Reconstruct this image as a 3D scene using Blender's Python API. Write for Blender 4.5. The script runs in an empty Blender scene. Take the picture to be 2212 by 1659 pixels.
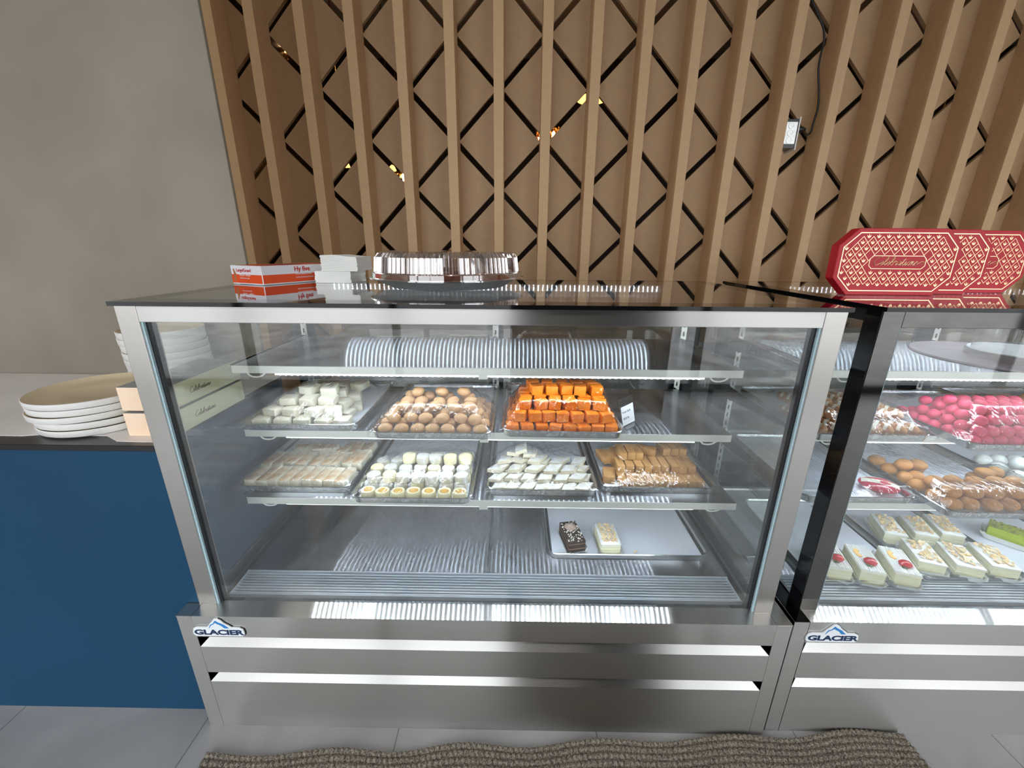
import bpy, bmesh, math, random
import numpy as np
from mathutils import Vector, Matrix, Euler
random.seed(7)
S = bpy.context.scene
C = S.collection
PI = math.pi

# ------------------------------------------------------------------ camera
CAM = (0.8494, -0.8707, 1.3314)
YAW, PITCH, ROLL, FPX = -0.00993, 0.31668, 0.007356, 896.53
cam = bpy.data.cameras.new('camera'); cam_o = bpy.data.objects.new('camera', cam); C.objects.link(cam_o)
fwd = Vector((math.sin(YAW)*math.cos(PITCH), math.cos(YAW)*math.cos(PITCH), -math.sin(PITCH)))
rgt = Vector((math.cos(YAW), -math.sin(YAW), 0)); dwn = fwd.cross(rgt)
r2 = rgt*math.cos(ROLL) - dwn*math.sin(ROLL); d2 = rgt*math.sin(ROLL) + dwn*math.cos(ROLL)
up2 = -d2; bk = -fwd
cam_o.matrix_world = Matrix(((r2.x, up2.x, bk.x, CAM[0]), (r2.y, up2.y, bk.y, CAM[1]), (r2.z, up2.z, bk.z, CAM[2]), (0, 0, 0, 1)))
cam.sensor_width = 36; cam.sensor_fit = 'HORIZONTAL'; cam.lens = FPX/2212*36
cam.clip_start = 0.02; cam.clip_end = 200
S.camera = cam_o

# ------------------------------------------------------------------ world, exposure
W = bpy.data.worlds.new('overcast_daylight'); S.world = W; W.use_nodes = True
wn = W.node_tree; wn.nodes.clear()
tc = wn.nodes.new('ShaderNodeTexCoord'); sp = wn.nodes.new('ShaderNodeSeparateXYZ')
cr = wn.nodes.new('ShaderNodeValToRGB'); bg = wn.nodes.new('ShaderNodeBackground'); wo = wn.nodes.new('ShaderNodeOutputWorld')
cr.color_ramp.elements[0].position = 0.0; cr.color_ramp.elements[0].color = (0.80, 0.82, 0.84, 1)
cr.color_ramp.elements[1].position = 0.6; cr.color_ramp.elements[1].color = (0.82, 0.87, 0.93, 1)
wn.links.new(tc.outputs['Generated'], sp.inputs[0]); wn.links.new(sp.outputs[2], cr.inputs[0])
wn.links.new(cr.outputs[0], bg.inputs[0]); bg.inputs[1].default_value = 4.5
wn.links.new(bg.outputs[0], wo.inputs[0])
S.view_settings.view_transform = 'Standard'; S.view_settings.look = 'None'
S.view_settings.gamma = 1; S.view_settings.exposure = 0.0; S.view_settings.use_curve_mapping = False
S.cycles.use_denoising = True
S.cycles.max_bounces = 10; S.cycles.transparent_max_bounces = 40; S.cycles.glossy_bounces = 6
S.cycles.transmission_bounces = 8; S.cycles.diffuse_bounces = 4
S.cycles.sample_clamp_indirect = 6.0
S.cycles.caustics_reflective = True; S.cycles.caustics_refractive = False; S.cycles.blur_glossy = 0.1

# ------------------------------------------------------------------ materials
def hexc(r, g, b):
    f = lambda c: ((c/255+0.055)/1.055)**2.4 if c/255 > 0.04045 else c/255/12.92
    return (f(r), f(g), f(b), 1)
def new_mat(name):
    m = bpy.data.materials.new(name); m.use_nodes = True
    return m, m.node_tree, m.node_tree.nodes['Principled BSDF']
def obj_coord(nt, scale=(1, 1, 1), space='Object'):
    t = nt.nodes.new('ShaderNodeTexCoord'); mp = nt.nodes.new('ShaderNodeMapping'); mp.inputs['Scale'].default_value = scale
    nt.links.new(t.outputs[space], mp.inputs[0]); return mp.outputs[0]
def mat(name, col, rough=0.5, metal=0.0, var=0.0, vscale=8, bump=0.0, bscale=60, spec=0.5, sss=0.0, col2=None, stretch=(1, 1, 1), detail=4, trans=0, coat=0):
    m, nt, p = new_mat(name)
    c = col if len(col) == 4 else (*col, 1)
    p.inputs['Base Color'].default_value = c; p.inputs['Roughness'].default_value = rough; p.inputs['Metallic'].default_value = metal
    p.inputs['Specular IOR Level'].default_value = spec
    if coat: p.inputs['Coat Weight'].default_value = coat
    if sss:
        p.inputs['Subsurface Weight'].default_value = sss; p.inputs['Subsurface Radius'].default_value = (1, .7, .4); p.inputs['Subsurface Scale'].default_value = 0.008
    if var or col2:
        n = nt.nodes.new('ShaderNodeTexNoise'); n.inputs['Scale'].default_value = vscale; n.inputs['Detail'].default_value = detail
        nt.links.new(obj_coord(nt, stretch), n.inputs['Vector'])
        r = nt.nodes.new('ShaderNodeValToRGB'); r.color_ramp.elements[0].position = 0.35; r.color_ramp.elements[1].position = 0.65
        if col2: a, b = c, (col2 if len(col2) == 4 else (*col2, 1))
        else: a, b = tuple(x*(1-var) for x in c[:3])+(1,), tuple(min(1, x*(1+var)) for x in c[:3])+(1,)
        r.color_ramp.elements[0].color = a; r.color_ramp.elements[1].color = b
        nt.links.new(n.outputs[0], r.inputs[0]); nt.links.new(r.outputs[0], p.inputs['Base Color'])
    if bump:
        n = nt.nodes.new('ShaderNodeTexNoise'); n.inputs['Scale'].default_value = bscale; n.inputs['Detail'].default_value = 5
        nt.links.new(obj_coord(nt, stretch), n.inputs['Vector'])
        b = nt.nodes.new('ShaderNodeBump'); b.inputs['Strength'].default_value = bump; b.inputs['Distance'].default_value = 0.004
        nt.links.new(n.outputs[0], b.inputs['Height']); nt.links.new(b.outputs[0], p.inputs['Normal'])
    return m
def steel(name, col=(0.62, 0.61, 0.59), bx=0.004, by=0.3, tan=(1, 0, 0), var=.04):
    """brushed steel: fine grooves run along tan, so highlights stretch across them (bx, by: spread along and across)"""
    m = bpy.data.materials.new(name); m.use_nodes = True; nt = m.node_tree; nt.nodes.clear()
    o = nt.nodes.new('ShaderNodeOutputMaterial'); g = nt.nodes.new('ShaderNodeBsdfAnisotropic'); g.distribution = 'GGX'
    r2_ = math.sqrt(bx*by); g.inputs['Roughness'].default_value = math.sqrt(r2_); g.inputs['Anisotropy'].default_value = 1-bx/r2_
    t = nt.nodes.new('ShaderNodeCombineXYZ')
    for i in range(3): t.inputs[i].default_value = tan[i]
    nt.links.new(t.outputs[0], g.inputs['Tangent'])
    n = nt.nodes.new('ShaderNodeTexNoise'); n.inputs['Scale'].default_value = 5; n.inputs['Detail'].default_value = 4; nt.links.new(obj_coord(nt, (1, 6, 6)), n.inputs['Vector'])
    q = nt.nodes.new('ShaderNodeValToRGB'); q.color_ramp.elements[0].color = tuple(c*(1-var) for c in col)+(1,); q.color_ramp.elements[1].color = tuple(min(1, c*(1+var)) for c in col)+(1,)
    nt.links.new(n.outputs[0], q.inputs[0]); nt.links.new(q.outputs[0], g.inputs['Color']); nt.links.new(g.outputs[0], o.inputs[0])
    return m
def glass(name, tint=(0.965, 0.98, 0.975), ior=1.5, rough=0.0, boost=1.25, base=0.01, bump=0, bscale=30, stretch=(1, 1, 1), dist=0.003, gcol=(1, 1, 1)):
    """thin clear sheet: see-through, tinted, mirror reflection by Fresnel"""
    m = bpy.data.materials.new(name); m.use_nodes = True; nt = m.node_tree; nt.nodes.clear()
    o = nt.nodes.new('ShaderNodeOutputMaterial'); mx = nt.nodes.new('ShaderNodeMixShader')
    tr = nt.nodes.new('ShaderNodeBsdfTransparent'); tr.inputs[0].default_value = (*tint, 1)
    gl = nt.nodes.new('ShaderNodeBsdfGlossy'); gl.inputs['Roughness'].default_value = rough; gl.inputs[0].default_value = (*gcol, 1)
    fr = nt.nodes.new('ShaderNodeFresnel'); ge = nt.nodes.new('ShaderNodeNewGeometry'); io = nt.nodes.new('ShaderNodeMapRange')
    io.inputs['To Min'].default_value = ior; io.inputs['To Max'].default_value = 1/ior
    nt.links.new(ge.outputs['Backfacing'], io.inputs['Value']); nt.links.new(io.outputs[0], fr.inputs[0])
    ma = nt.nodes.new('ShaderNodeMath'); ma.operation = 'MULTIPLY_ADD'; ma.inputs[1].default_value = boost; ma.inputs[2].default_value = base; ma.use_clamp = True
    nt.links.new(fr.outputs[0], ma.inputs[0]); nt.links.new(ma.outputs[0], mx.inputs[0])
    nt.links.new(tr.outputs[0], mx.inputs[1]); nt.links.new(gl.outputs[0], mx.inputs[2]); nt.links.new(mx.outputs[0], o.inputs[0])
    if bump:
        n = nt.nodes.new('ShaderNodeTexNoise'); n.inputs['Scale'].default_value = bscale; n.inputs['Detail'].default_value = 3
        n.inputs['Distortion'].default_value = 1.5
        nt.links.new(obj_coord(nt, stretch), n.inputs['Vector'])
        b = nt.nodes.new('ShaderNodeBump'); b.inputs['Strength'].default_value = bump; b.inputs['Distance'].default_value = dist
        nt.links.new(n.outputs[0], b.inputs['Height']); nt.links.new(b.outputs[0], gl.inputs['Normal']); nt.links.new(b.outputs[0], fr.inputs['Normal'])
    return m
def emit(name, col, s):
    m = bpy.data.materials.new(name); m.use_nodes = True; nt = m.node_tree; nt.nodes.clear()
    o = nt.nodes.new('ShaderNodeOutputMaterial'); e = nt.nodes.new('ShaderNodeEmission'); e.inputs[0].default_value = (*col, 1); e.inputs[1].default_value = s
    nt.links.new(e.outputs[0], o.inputs[0]); return m

M = {}
M['steel'] = steel('brushed_steel', bx=.004, by=.15)
M['steel_dark'] = steel('brushed_steel_deck', col=(0.46, 0.48, 0.51), bx=.0045, by=.25)
M['deck_steel'] = steel('brushed_steel_floor', col=(0.54, 0.56, 0.60), bx=.0045, by=.34)
M['steel_front'] = steel('brushed_steel_front', col=(0.46, 0.45, 0.43), bx=.03, by=.25)
M['post_steel'] = steel('satin_steel_post', col=(0.60, 0.575, 0.54), bx=.05, by=.16, tan=(0, 0, 1))
M['lip'] = mat('satin_lip', (0.80, 0.81, 0.76), 0.35, 0.55)
M['black_metal'] = mat('black_metal', (0.012, 0.013, 0.016), 0.25)
M['black_gloss'] = mat('polished_black_steel', (0.16, 0.156, 0.148), 0.05, 1.0)
M['black_side'] = mat('gloss_black', (0.004, 0.004, 0.005), 0.05)
M['gasket'] = mat('rubber_gasket', (0.01, 0.01, 0.012), 0.4)
M['glass'] = glass('clear_glass')
M['glass_side'] = glass('side_glass', tint=(0.945, 0.965, 0.955))
M['glass_edge'] = mat('glass_edge', (0.45, 0.62, 0.68), 0.15, bump=.6, bscale=200)
M['alu'] = mat('sheet_pan_aluminium', (0.72, 0.73, 0.74), 0.22, 1.0, bump=.08, bscale=40)
M['grille'] = mat('grille_metal', (0.60, 0.66, 0.72), 0.35, 0.4)
M['foil_pan'] = mat('foil_pan', (0.78, 0.80, 0.80), 0.38, 0.75)
M['paper'] = mat('parchment', (0.80, 0.84, 0.90), 0.6, var=.03, vscale=6, bump=.25, bscale=9)
M['film'] = glass('cling_film', tint=(0.95, 0.96, 0.97), ior=1.42, rough=0.05, boost=1.4, base=0.025, bump=1.0, bscale=30, dist=0.006, stretch=(1.6, .45, 1))
M['plastic'] = glass('clear_plastic', tint=(0.86, 0.83, 0.84), ior=1.5, rough=0.05, boost=1.8, base=0.32)
M['acrylic'] = glass('clear_acrylic', tint=(0.93, 0.94, 0.95), ior=1.5, rough=0.02, boost=1.3, base=0.05)

# ------------------------------------------------------------------ mesh helpers
class MB:
    def __init__(s): s.v = []; s.f = []; s.mi = []
    def add(s, vs, fs, mi=0):
        b = len(s.v); s.v += [tuple(v) for v in vs]; s.f += [tuple(i+b for i in f) for f in fs]; s.mi += [mi]*len(fs); return s
    def box(s, x0, x1, y0, y1, z0, z1, mi=0, M4=None):
        vs = [(x, y, z) for z in (z0, z1) for y in (y0, y1) for x in (x0, x1)]
        if M4 is not None: vs = [M4 @ Vector(v) for v in vs]
        return s.add(vs, [(0, 2, 3, 1), (4, 5, 7, 6), (0, 1, 5, 4), (2, 6, 7, 3), (0, 4, 6, 2), (1, 3, 7, 5)], mi)
    def prism(s, poly, axis, a, b, mi=0):
        """extrude a 2D polygon along axis from a to b"""
        def P(p, t): return {'x': (t, p[0], p[1]), 'y': (p[0], t, p[1]), 'z': (p[0], p[1], t)}[axis]
        n = len(poly); vs = [P(p, a) for p in poly]+[P(p, b) for p in poly]
        return s.add(vs, [tuple(range(n))[::-1], tuple(range(n, 2*n))]+[(i, (i+1) % n, n+(i+1) % n, n+i) for i in range(n)], mi)
    def lathe(s, prof, n=48, cx=0, cy=0, sx=1, sy=1, ridge=0, rn=0, mi=0, cap=True):
        vs = []; fs = []
        for (r, z) in prof:
            for k in range(n):
                a = 2*PI*k/n; rr = r*(1+(ridge if k % 2 else 0)) if ridge else r
                vs.append((cx+rr*math.cos(a)*sx, cy+rr*math.sin(a)*sy, z))
        for j in range(len(prof)-1):
            for k in range(n): fs.append((j*n+k, j*n+(k+1) % n, (j+1)*n+(k+1) % n, (j+1)*n+k))
        if cap: fs.append(tuple(range((len(prof)-1)*n, len(prof)*n)))
        return s.add(vs, fs, mi)
    def tube(s, pts, r, n=8, mi=0):
        pts = [Vector(p) for p in pts]; vs = []; fs = []
        for i, p in enumerate(pts):
            d = (pts[min(i+1, len(pts)-1)]-pts[max(i-1, 0)]).normalized()
            u = d.cross(Vector((0, 0, 1)) if abs(d.z) < .9 else Vector((1, 0, 0))).normalized(); w = d.cross(u)
            for k in range(n): a = 2*PI*k/n; vs.append(p+(u*math.cos(a)+w*math.sin(a))*r)
        for i in range(len(pts)-1):
            for k in range(n): fs.append((i*n+k, i*n+(k+1) % n, (i+1)*n+(k+1) % n, (i+1)*n+k))
        fs += [tuple(range(n))[::-1], tuple(range((len(pts)-1)*n, len(pts)*n))]
        return s.add(vs, fs, mi)
    def mesh(s, name, mats, smooth=False, bevel=0, seg=2, angle=40):
        me = bpy.data.meshes.new(name); me.from_pydata(s.v, [], s.f)
        for m in (mats if isinstance(mats, (list, tuple)) else [mats]): me.materials.append(m)
        me.polygons.foreach_set('material_index', s.mi)
        bm = bmesh.new(); bm.from_mesh(me); bmesh.ops.recalc_face_normals(bm, faces=bm.faces)
        if bevel:
            es = [e for e in bm.edges if len(e.link_faces) == 2 and e.calc_face_angle(0) > math.radians(30)]
            bmesh.ops.bevel(bm, geom=es, offset=bevel, segments=seg, profile=.6, affect='EDGES')
        if smooth:
            for f in bm.faces: f.smooth = True
            for e in bm.edges:
                if len(e.link_faces) == 2 and e.calc_face_angle(0) > math.radians(angle): e.smooth = False
        bm.to_mesh(me); bm.free(); me.update(); return me
    def build(s, name, mats, parent=None, **k): return put(name, s.mesh(name, mats, **k), parent)
def put(name, me, parent=None, loc=(0, 0, 0), rot=(0, 0, 0)):
    o = bpy.data.objects.new(name, me); C.objects.link(o); o.location = loc; o.rotation_euler = rot
    if parent: o.parent = parent
    return o
def tag(o, label=None, cat=None, group=None, kind=None):
    if label: o['label'] = label
    if cat: o['category'] = cat
    if group: o['group'] = group
    if kind: o['kind'] = kind
    return o
def empty(name, loc=(0, 0, 0), rz=0):
    o = bpy.data.objects.new(name, None); C.objects.link(o); o.location = loc; o.rotation_euler = (0, 0, rz); o.empty_display_size = .05; return o
def copy_tree(o, parent=None):
    c = o.copy(); C.objects.link(c); c.parent = parent
    for ch in list(o.children): copy_tree(ch, c)
    return c
def text(body, size, m, parent, loc, rot, name='lettering', extrude=.0004, sx=1, shear=0, offset=0, align='LEFT', space=1.0):
    cu = bpy.data.curves.new(name, 'FONT'); cu.body = body; cu.size = size; cu.extrude = extrude; cu.shear = shear; cu.offset = offset
    cu.align_x = align; cu.space_character = space; cu.resolution_u = 4
    tmp = bpy.data.objects.new('tmp_text', cu); C.objects.link(tmp)
    dg = bpy.context.evaluated_depsgraph_get(); dg.update()
    me = bpy.data.meshes.new_from_object(tmp.evaluated_get(dg)); bpy.data.objects.remove(tmp)
    me.materials.clear(); me.materials.append(m)
    for v in me.vertices: v.co.x *= sx
    return put(name, me, parent, loc, rot)
FRONT = (PI/2, 0, 0)
def rrect(w, d, r, n=6, cx=0, cy=0):
    pts = []
    for (sx, sy, a0) in ((1, -1, -PI/2), (1, 1, 0), (-1, 1, PI/2), (-1, -1, PI)):
        for k in range(n+1):
            a = a0+PI/2*k/n; pts.append((cx+sx*(w/2-r)+r*math.cos(a), cy+sy*(d/2-r)+r*math.sin(a)))
    return pts
def loft(mb, loops, mi=0, cap0=True, cap1=True):
    n = len(loops[0]); vs = [p for L in loops for p in L]; fs = []
    for j in range(len(loops)-1):
        for k in range(n): fs.append((j*n+k, j*n+(k+1) % n, (j+1)*n+(k+1) % n, (j+1)*n+k))
    if cap0: fs.append(tuple(range(n))[::-1])
    if cap1: fs.append(tuple(range((len(loops)-1)*n, len(loops)*n)))
    return mb.add(vs, fs, mi)
ORD = ['first', 'second', 'third', 'fourth', 'fifth', 'sixth', 'seventh', 'eighth', 'ninth', 'tenth', 'eleventh', 'twelfth', 'thirteenth']
# ------------------------------------------------------------------ the room
def struct(name, mb, m, parent=None, **k):
    o = mb.build(name, m, parent, **k)
    if not parent: o['kind'] = 'structure'
    return o
# floor: grey porcelain tiles, 0.575 grid, with grout lines
def floor_mat():
    m, nt, p = new_mat('porcelain_floor_tile')
    v = obj_coord(nt)
    n = nt.nodes.new('ShaderNodeTexNoise'); n.inputs['Scale'].default_value = 2.2; n.inputs['Detail'].default_value = 6; n.inputs['Distortion'].default_value = 1.2
    nt.links.new(v, n.inputs['Vector'])
    r = nt.nodes.new('ShaderNodeValToRGB'); r.color_ramp.elements[0].color = (.30, .30, .30, 1); r.color_ramp.elements[1].color = (.43, .43, .435, 1)
    r.color_ramp.elements[0].position = .3; r.color_ramp.elements[1].position = .7
    nt.links.new(n.outputs[0], r.inputs[0])
    b = nt.nodes.new('ShaderNodeTexBrick'); b.offset = 0; b.inputs['Scale'].default_value = 1; b.inputs['Brick Width'].default_value = .573; b.inputs['Row Height'].default_value = 1.146
    b.inputs['Mortar Size'].default_value = .0018; b.inputs['Color1'].default_value = (1, 1, 1, 1); b.inputs['Color2'].default_value = (1, 1, 1, 1); b.inputs['Mortar'].default_value = (.50, .49, .47, 1)
    mp = nt.nodes.new('ShaderNodeMapping'); mp.inputs['Location'].default_value = (.6265, .9, 0); nt.links.new(v, mp.inputs[0]); nt.links.new(mp.outputs[0], b.inputs['Vector'])
    mx = nt.nodes.new('ShaderNodeMixRGB'); mx.blend_type = 'MULTIPLY'; mx.inputs[0].default_value = 1
    nt.links.new(r.outputs[0], mx.inputs[1]); nt.links.new(b.outputs[0], mx.inputs[2]); nt.links.new(mx.outputs[0], p.inputs['Base Color'])
    p.inputs['Roughness'].default_value = .32
    return m
struct('floor', MB().box(-3.2, 6.5, -3.0, 2.2, -.06, 0), floor_mat())
M['plaster'] = mat('grey_plaster', hexc(140, 132, 118), .75, var=.13, vscale=2.3, bump=.12, bscale=90, detail=6)
M['ceiling'] = mat('ceiling_paint', (.5, .48, .45), .8)
M['slat'] = mat('tan_painted_wood', hexc(193, 158, 118), .55, var=.03, vscale=30, bump=.1, bscale=300)
M['panel'] = mat('tan_panel', hexc(180, 148, 112), .6, var=.03, vscale=30, bump=.1, bscale=300)
M['mullion'] = mat('black_mullion', (.02, .02, .022), .4)
M['asphalt'] = mat('pavement', (.36, .35, .34), .85, var=.2, vscale=3)
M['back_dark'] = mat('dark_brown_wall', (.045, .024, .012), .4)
struct('wall_left', MB().box(-3.2, -.055, .56, .574, 0, 3.1), M['plaster'], bevel=.004)
struct('wall_side', MB().box(-3.26, -3.2, -3.0, .6, 0, 3.1), M['plaster'])
struct('wall_right', MB().box(6.5, 6.56, -3.0, 2.2, 0, 3.1), M['plaster'])
struct('ceiling', MB().box(-3.26, 6.56, -3.0, 4.2, 3.1, 3.2), M['ceiling'])
# storefront behind the camera: black mullions, open to daylight
mb = MB()
for x in (-3.2, -1.75, -.3, 2.6, 4.1, 5.6): mb.box(x-.03, x+.03, -3.06, -2.98, 0, 3.1)
mb.box(-3.2, 6.5, -3.06, -2.98, 2.15, 2.21); mb.box(-3.2, 6.5, -3.06, -2.98, 0, .08); mb.box(-3.2, 6.5, -3.06, -2.98, 2.98, 3.1)
struct('window_frame', mb, M['mullion'])
struct('reflection_block', MB().box(.80, 2.10, -2.75, -2.4, 0, 3.1), mat('reflection_block_dark', (.055, .05, .048), .6), bevel=.01)  # added out of view: reflects dark in the steel, standing in for the camera operator
struct('ground', MB().box(-30, 40, -40, -3.0, -.2, -.1), M['asphalt'])
# slatted lattice wall: diamonds with open 45 degree gaps, slats standing proud of it
P, X0, YS, YB = .22435, -.6152, 1.40, 1.52
def lattice():
    mb = MB(); g = .0135*1.38; SW = .0465
    z_node = 1.8445; x_node = X0+3*P+SW/2   # a crossing lies behind slat three
    # cells centred half way between crossings: a diamond of half diagonal P each
    for i in range(-6, 26):
        for j in range(-9, 8):
            if (i+j) % 2 == 0: continue
            cx = x_node+i*P; cz = z_node+j*P; h = P-g
            if cx < -.75 or cx > 5.2 or cz < -.1 or cz > 3.3: continue
            poly = [(cx-h, cz), (cx, cz-h), (cx+h, cz), (cx, cz+h)]
            mb.prism(poly, 'y', YB, YB+.02)
    return mb
wb = struct('wall_back', lattice(), M['panel'])
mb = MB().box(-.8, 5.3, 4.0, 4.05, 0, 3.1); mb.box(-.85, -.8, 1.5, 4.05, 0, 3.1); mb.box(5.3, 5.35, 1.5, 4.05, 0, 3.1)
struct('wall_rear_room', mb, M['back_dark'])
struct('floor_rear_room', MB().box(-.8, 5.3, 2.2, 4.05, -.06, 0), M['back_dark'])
slat_me = MB().box(0, .0465, 0, YB-YS, 0, 3.1).mesh('slat', M['slat'], bevel=.0008, seg=1)
for n in range(0, 25):
    put('slat', slat_me, wb, (X0+n*P if n > 0 else X0+.037, YS, 0))
# crystal lamps in the room behind the lattice, glimpsed through the gaps
M['amber'] = emit('amber_shade_glow', (1.0, .42, .08), 5.0)
M['amber_hot'] = emit('bulb_glow', (1.0, .80, .5), 30.0)
M['crystal'] = mat('amber_crystal', (.8, .36, .08), .05, .6)
M['brass'] = mat('brass', (.5, .3, .1), .25, 1.0)
def ony(px, py, Y):
    x = (px-1106)/FPX; y = (py-829.5)/FPX; x, y = math.cos(ROLL)*x+math.sin(ROLL)*y, -math.sin(ROLL)*x+math.cos(ROLL)*y
    d = fwd+rgt*x+dwn*y; t = (Y-CAM[1])/d.y; return Vector(CAM)+d*t
def shade_lamp(x, y, z, w, lab):
    t = empty('pendant_lamp', (x, y, z)); tag(t, lab, 'lamp', 'lamps glimpsed through the lattice')
    MB().lathe([(w*.5, 0), (w*.44, .012), (w*.32, .028), (w*.12, .040)], 24).build('lamp_shade', M['amber'], t, smooth=True)
    MB().tube([(0, 0, .035), (0, 0, 3.1-z)], .006).build('cord', M['brass'], t)
def crystal_lamp(x, y, z, r, h, n, lab, seed):
    rr = random.Random(seed)
    t = empty('crystal_chandelier', (x, y, z)); tag(t, lab, 'chandelier', 'lamps glimpsed through the lattice')
    mb = MB()
    for k in range(n):
        a = rr.random()*2*PI; q = r*math.sqrt(rr.random()); zz = rr.uniform(-h, h); s = rr.uniform(.006, .014)
        cx, cy = q*math.cos(a), q*math.sin(a)
        mb.add([(cx, cy, zz+1.6*s), (cx-s, cy, zz), (cx, cy-s, zz), (cx+s, cy, zz), (cx, cy+s, zz), (cx, cy, zz-1.6*s)],
               [(0, 1, 2), (0, 2, 3), (0, 3, 4), (0, 4, 1), (5, 2, 1), (5, 3, 2), (5, 4, 3), (5, 1, 4)])
    mb.build('crystal_drops', M['crystal'], t)
    bme = MB().lathe([(.001, -.02), (.011, -.008), (.012, .008), (.004, .03)], 10).mesh('candle_bulb', M['amber_hot'], smooth=True)
    for k in range(5):
        a = 2*PI*k/5+.3; put('candle_bulb', bme, t, (r*.75*math.cos(a), r*.75*math.sin(a), 0))
    MB().tube([(0, 0, 0), (0, 0, 3.1-z)], .006).build('cord', M['brass'], t)
def lp(f, px, py, Y, *a): v = ony(px, py, Y); f(v.x, v.y, v.z, *a)
lp(shade_lamp, 1278, 217, 2.5, .20, 'glowing amber lamp shade behind a slat right of the bright chandelier')
lp(crystal_lamp, 1183, 298, 2.5, .085, .055, 170, 'bright crystal chandelier sparkling on both sides of one slat in the middle', 1)
lp(shade_lamp, 848, 369, 2.7, .06, 'small glowing amber shade just above the dim chandelier')
lp(crystal_lamp, 868, 386, 2.6, .040, .035, 90, 'dim crystal chandelier sparkling low in a gap above the white napkins', 2)
lp(shade_lamp, 748, 361, 2.7, .06, 'small glowing amber shade in the gap left of the dim chandelier')
lp(crystal_lamp, 602, 102, 2.6, .065, .065, 120, 'crystal chandelier seen high up between the leftmost slats', 3)
lp(crystal_lamp, 505, 10, 2.6, .055, .055, 100, 'crystal chandelier at the top edge beside the plaster wall', 4)
lp(crystal_lamp, 583, 461, 2.3, .035, .03, 60, 'tiny crystal cluster seen low beside the plaster wall edge', 5)
lp(shade_lamp, 2030, 262, 2.6, .16, 'glowing amber lamp shade far along the lattice beyond the socket box')
# the socket box on a slat, with its cord
ob = empty('socket_box', (X0+12*P+.0465, 1.415, 1.80)); tag(ob, 'metal socket box with knockouts fixed to the side of a tan slat', 'socket')
M['zinc'] = mat('zinc_box', (.68, .69, .68), .35, .7, bump=.3, bscale=60); M['white_plastic'] = mat('white_plastic', (.8, .79, .75), .35)
M['cordblack'] = mat('black_rubber_cord', (.008, .008, .009), .4)
mb = MB().box(0, .062, 0, .075, 0, .125); mb.build('body', M['black_metal'], ob, bevel=.002)
mb = MB().box(.002, .058, -.003, 0, .018, .112)
for z in (.034, .065, .096): mb.lathe([(.0135, -.0036), (.0135, -.0048), (.0115, -.0048), (.0115, -.0036)], 20)
o = MB().box(.002, .058, -.0025, 0, .018, .112).build('face_plate', M['zinc'], ob, bevel=.001)
for z in (.034, .065, .096):
    o2 = MB().lathe([(.014, 0), (.014, .0016), (.011, .0016), (.011, .0004), (.003, .0004)], 22).build('knockout', M['zinc'], o, smooth=True); o2.location = (.029, -.0028, z); o2.rotation_euler = (PI/2, 0, 0)
MB().box(.062, .067, -.006, .081, -.008, .133).build('cover_plate', M['white_plastic'], ob, bevel=.001)
MB().lathe([(.012, 0), (.014, .012), (.013, .028), (.006, .045)], 12).build('plug', M['cordblack'], ob, smooth=True).matrix_local = Matrix.Translation((.067, .02, .085)) @ Matrix.Rotation(PI/2, 4, 'Y')
pts = [(1738, 291), (1746, 290), (1752, 284), (1757, 265), (1766, 235), (1769, 200), (1768, 150), (1774, 115), (1780, 90), (1779, 62), (1770, 38), (1758, 10), (1745, -25), (1740, -90)]
pp = [ony(a, b, 1.455) for a, b in pts]
mb = MB(); 
def smoothpts(pp, k=4):
    out = []
    for i in range(len(pp)-1):
        p0, p1, p2, p3 = pp[max(i-1, 0)], pp[i], pp[i+1], pp[min(i+2, len(pp)-1)]
        for q in range(k):
            t = q/k; out.append(.5*((2*p1)+(p2-p0)*t+(2*p0-5*p1+4*p2-p3)*t*t+(3*p1-3*p2+p3-p0)*t**3))
    return out+[pp[-1]]
tag(mb.tube(smoothpts(pp), .0045).build('power_cord', M['cordblack'], smooth=True), 'thin black power cord climbing the lattice from the socket box', 'cord')

# grey service counter behind the cases
bc = empty('service_counter', (1.6, 1.0, 0)); tag(bc, 'low grey service counter behind the cases, in front of the lattice wall', 'counter')
M['greystone'] = mat('grey_stone', (.26, .26, .255), .35, var=.2, vscale=6); M['greylam'] = mat('grey_laminate', (.17, .17, .17), .5)
MB().box(-1.6, 3.4, .02, .395, 0, .90).build('body', M['greylam'], bc); MB().box(-1.62, 3.42, 0, .398, .90, .93).build('worktop', M['greystone'], bc, bevel=.002)
# ------------------------------------------------------------------ blue counter on the left
M['blue'] = mat('petrol_blue_laminate', hexc(4, 60, 90), .5, spec=.3, var=.06, vscale=2, bump=.03, bscale=200)
M['marble'] = mat('pale_worktop', (.80, .755, .735), .35, var=.04, vscale=5)
M['blackstrip'] = mat('black_edge_band', (.012, .012, .014), .3)
ct = empty('blue_counter', (-1.6, .0, 0)); tag(ct, 'blue fronted counter with pale worktop against the grey plaster wall', 'counter')
MB().prism([(-1.5, 0), (1.564, 0), (1.564, .412), (1.599, .412), (1.599, .868), (-1.5, .868)], 'y', .004, .555).build('body', M['blue'], ct, bevel=.001, seg=1)
# worktop, its pale skin torn back from the black front band
MB().box(-1.5, 1.599, 0, .558, .868, .8835).build('worktop', M['blackstrip'], ct, bevel=.001, seg=1)
edge = []
rr = random.Random(4)
for k in range(61):
    x = -1.5+3.097*k/60; wx = x-1.6
    y = .045 if wx < -.36 else .045+.012*math.sin((wx+.36)*24)
    if -.33 < wx < -.06: y = .052
    if wx > -.12: y = .02
    edge.append((x, y+rr.uniform(-.0035, .0035)))
MB().prism(edge+[(1.597, .556), (-1.5, .556)], 'z', .8835, .885).build('worktop_skin', M['marble'], ct)

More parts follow.
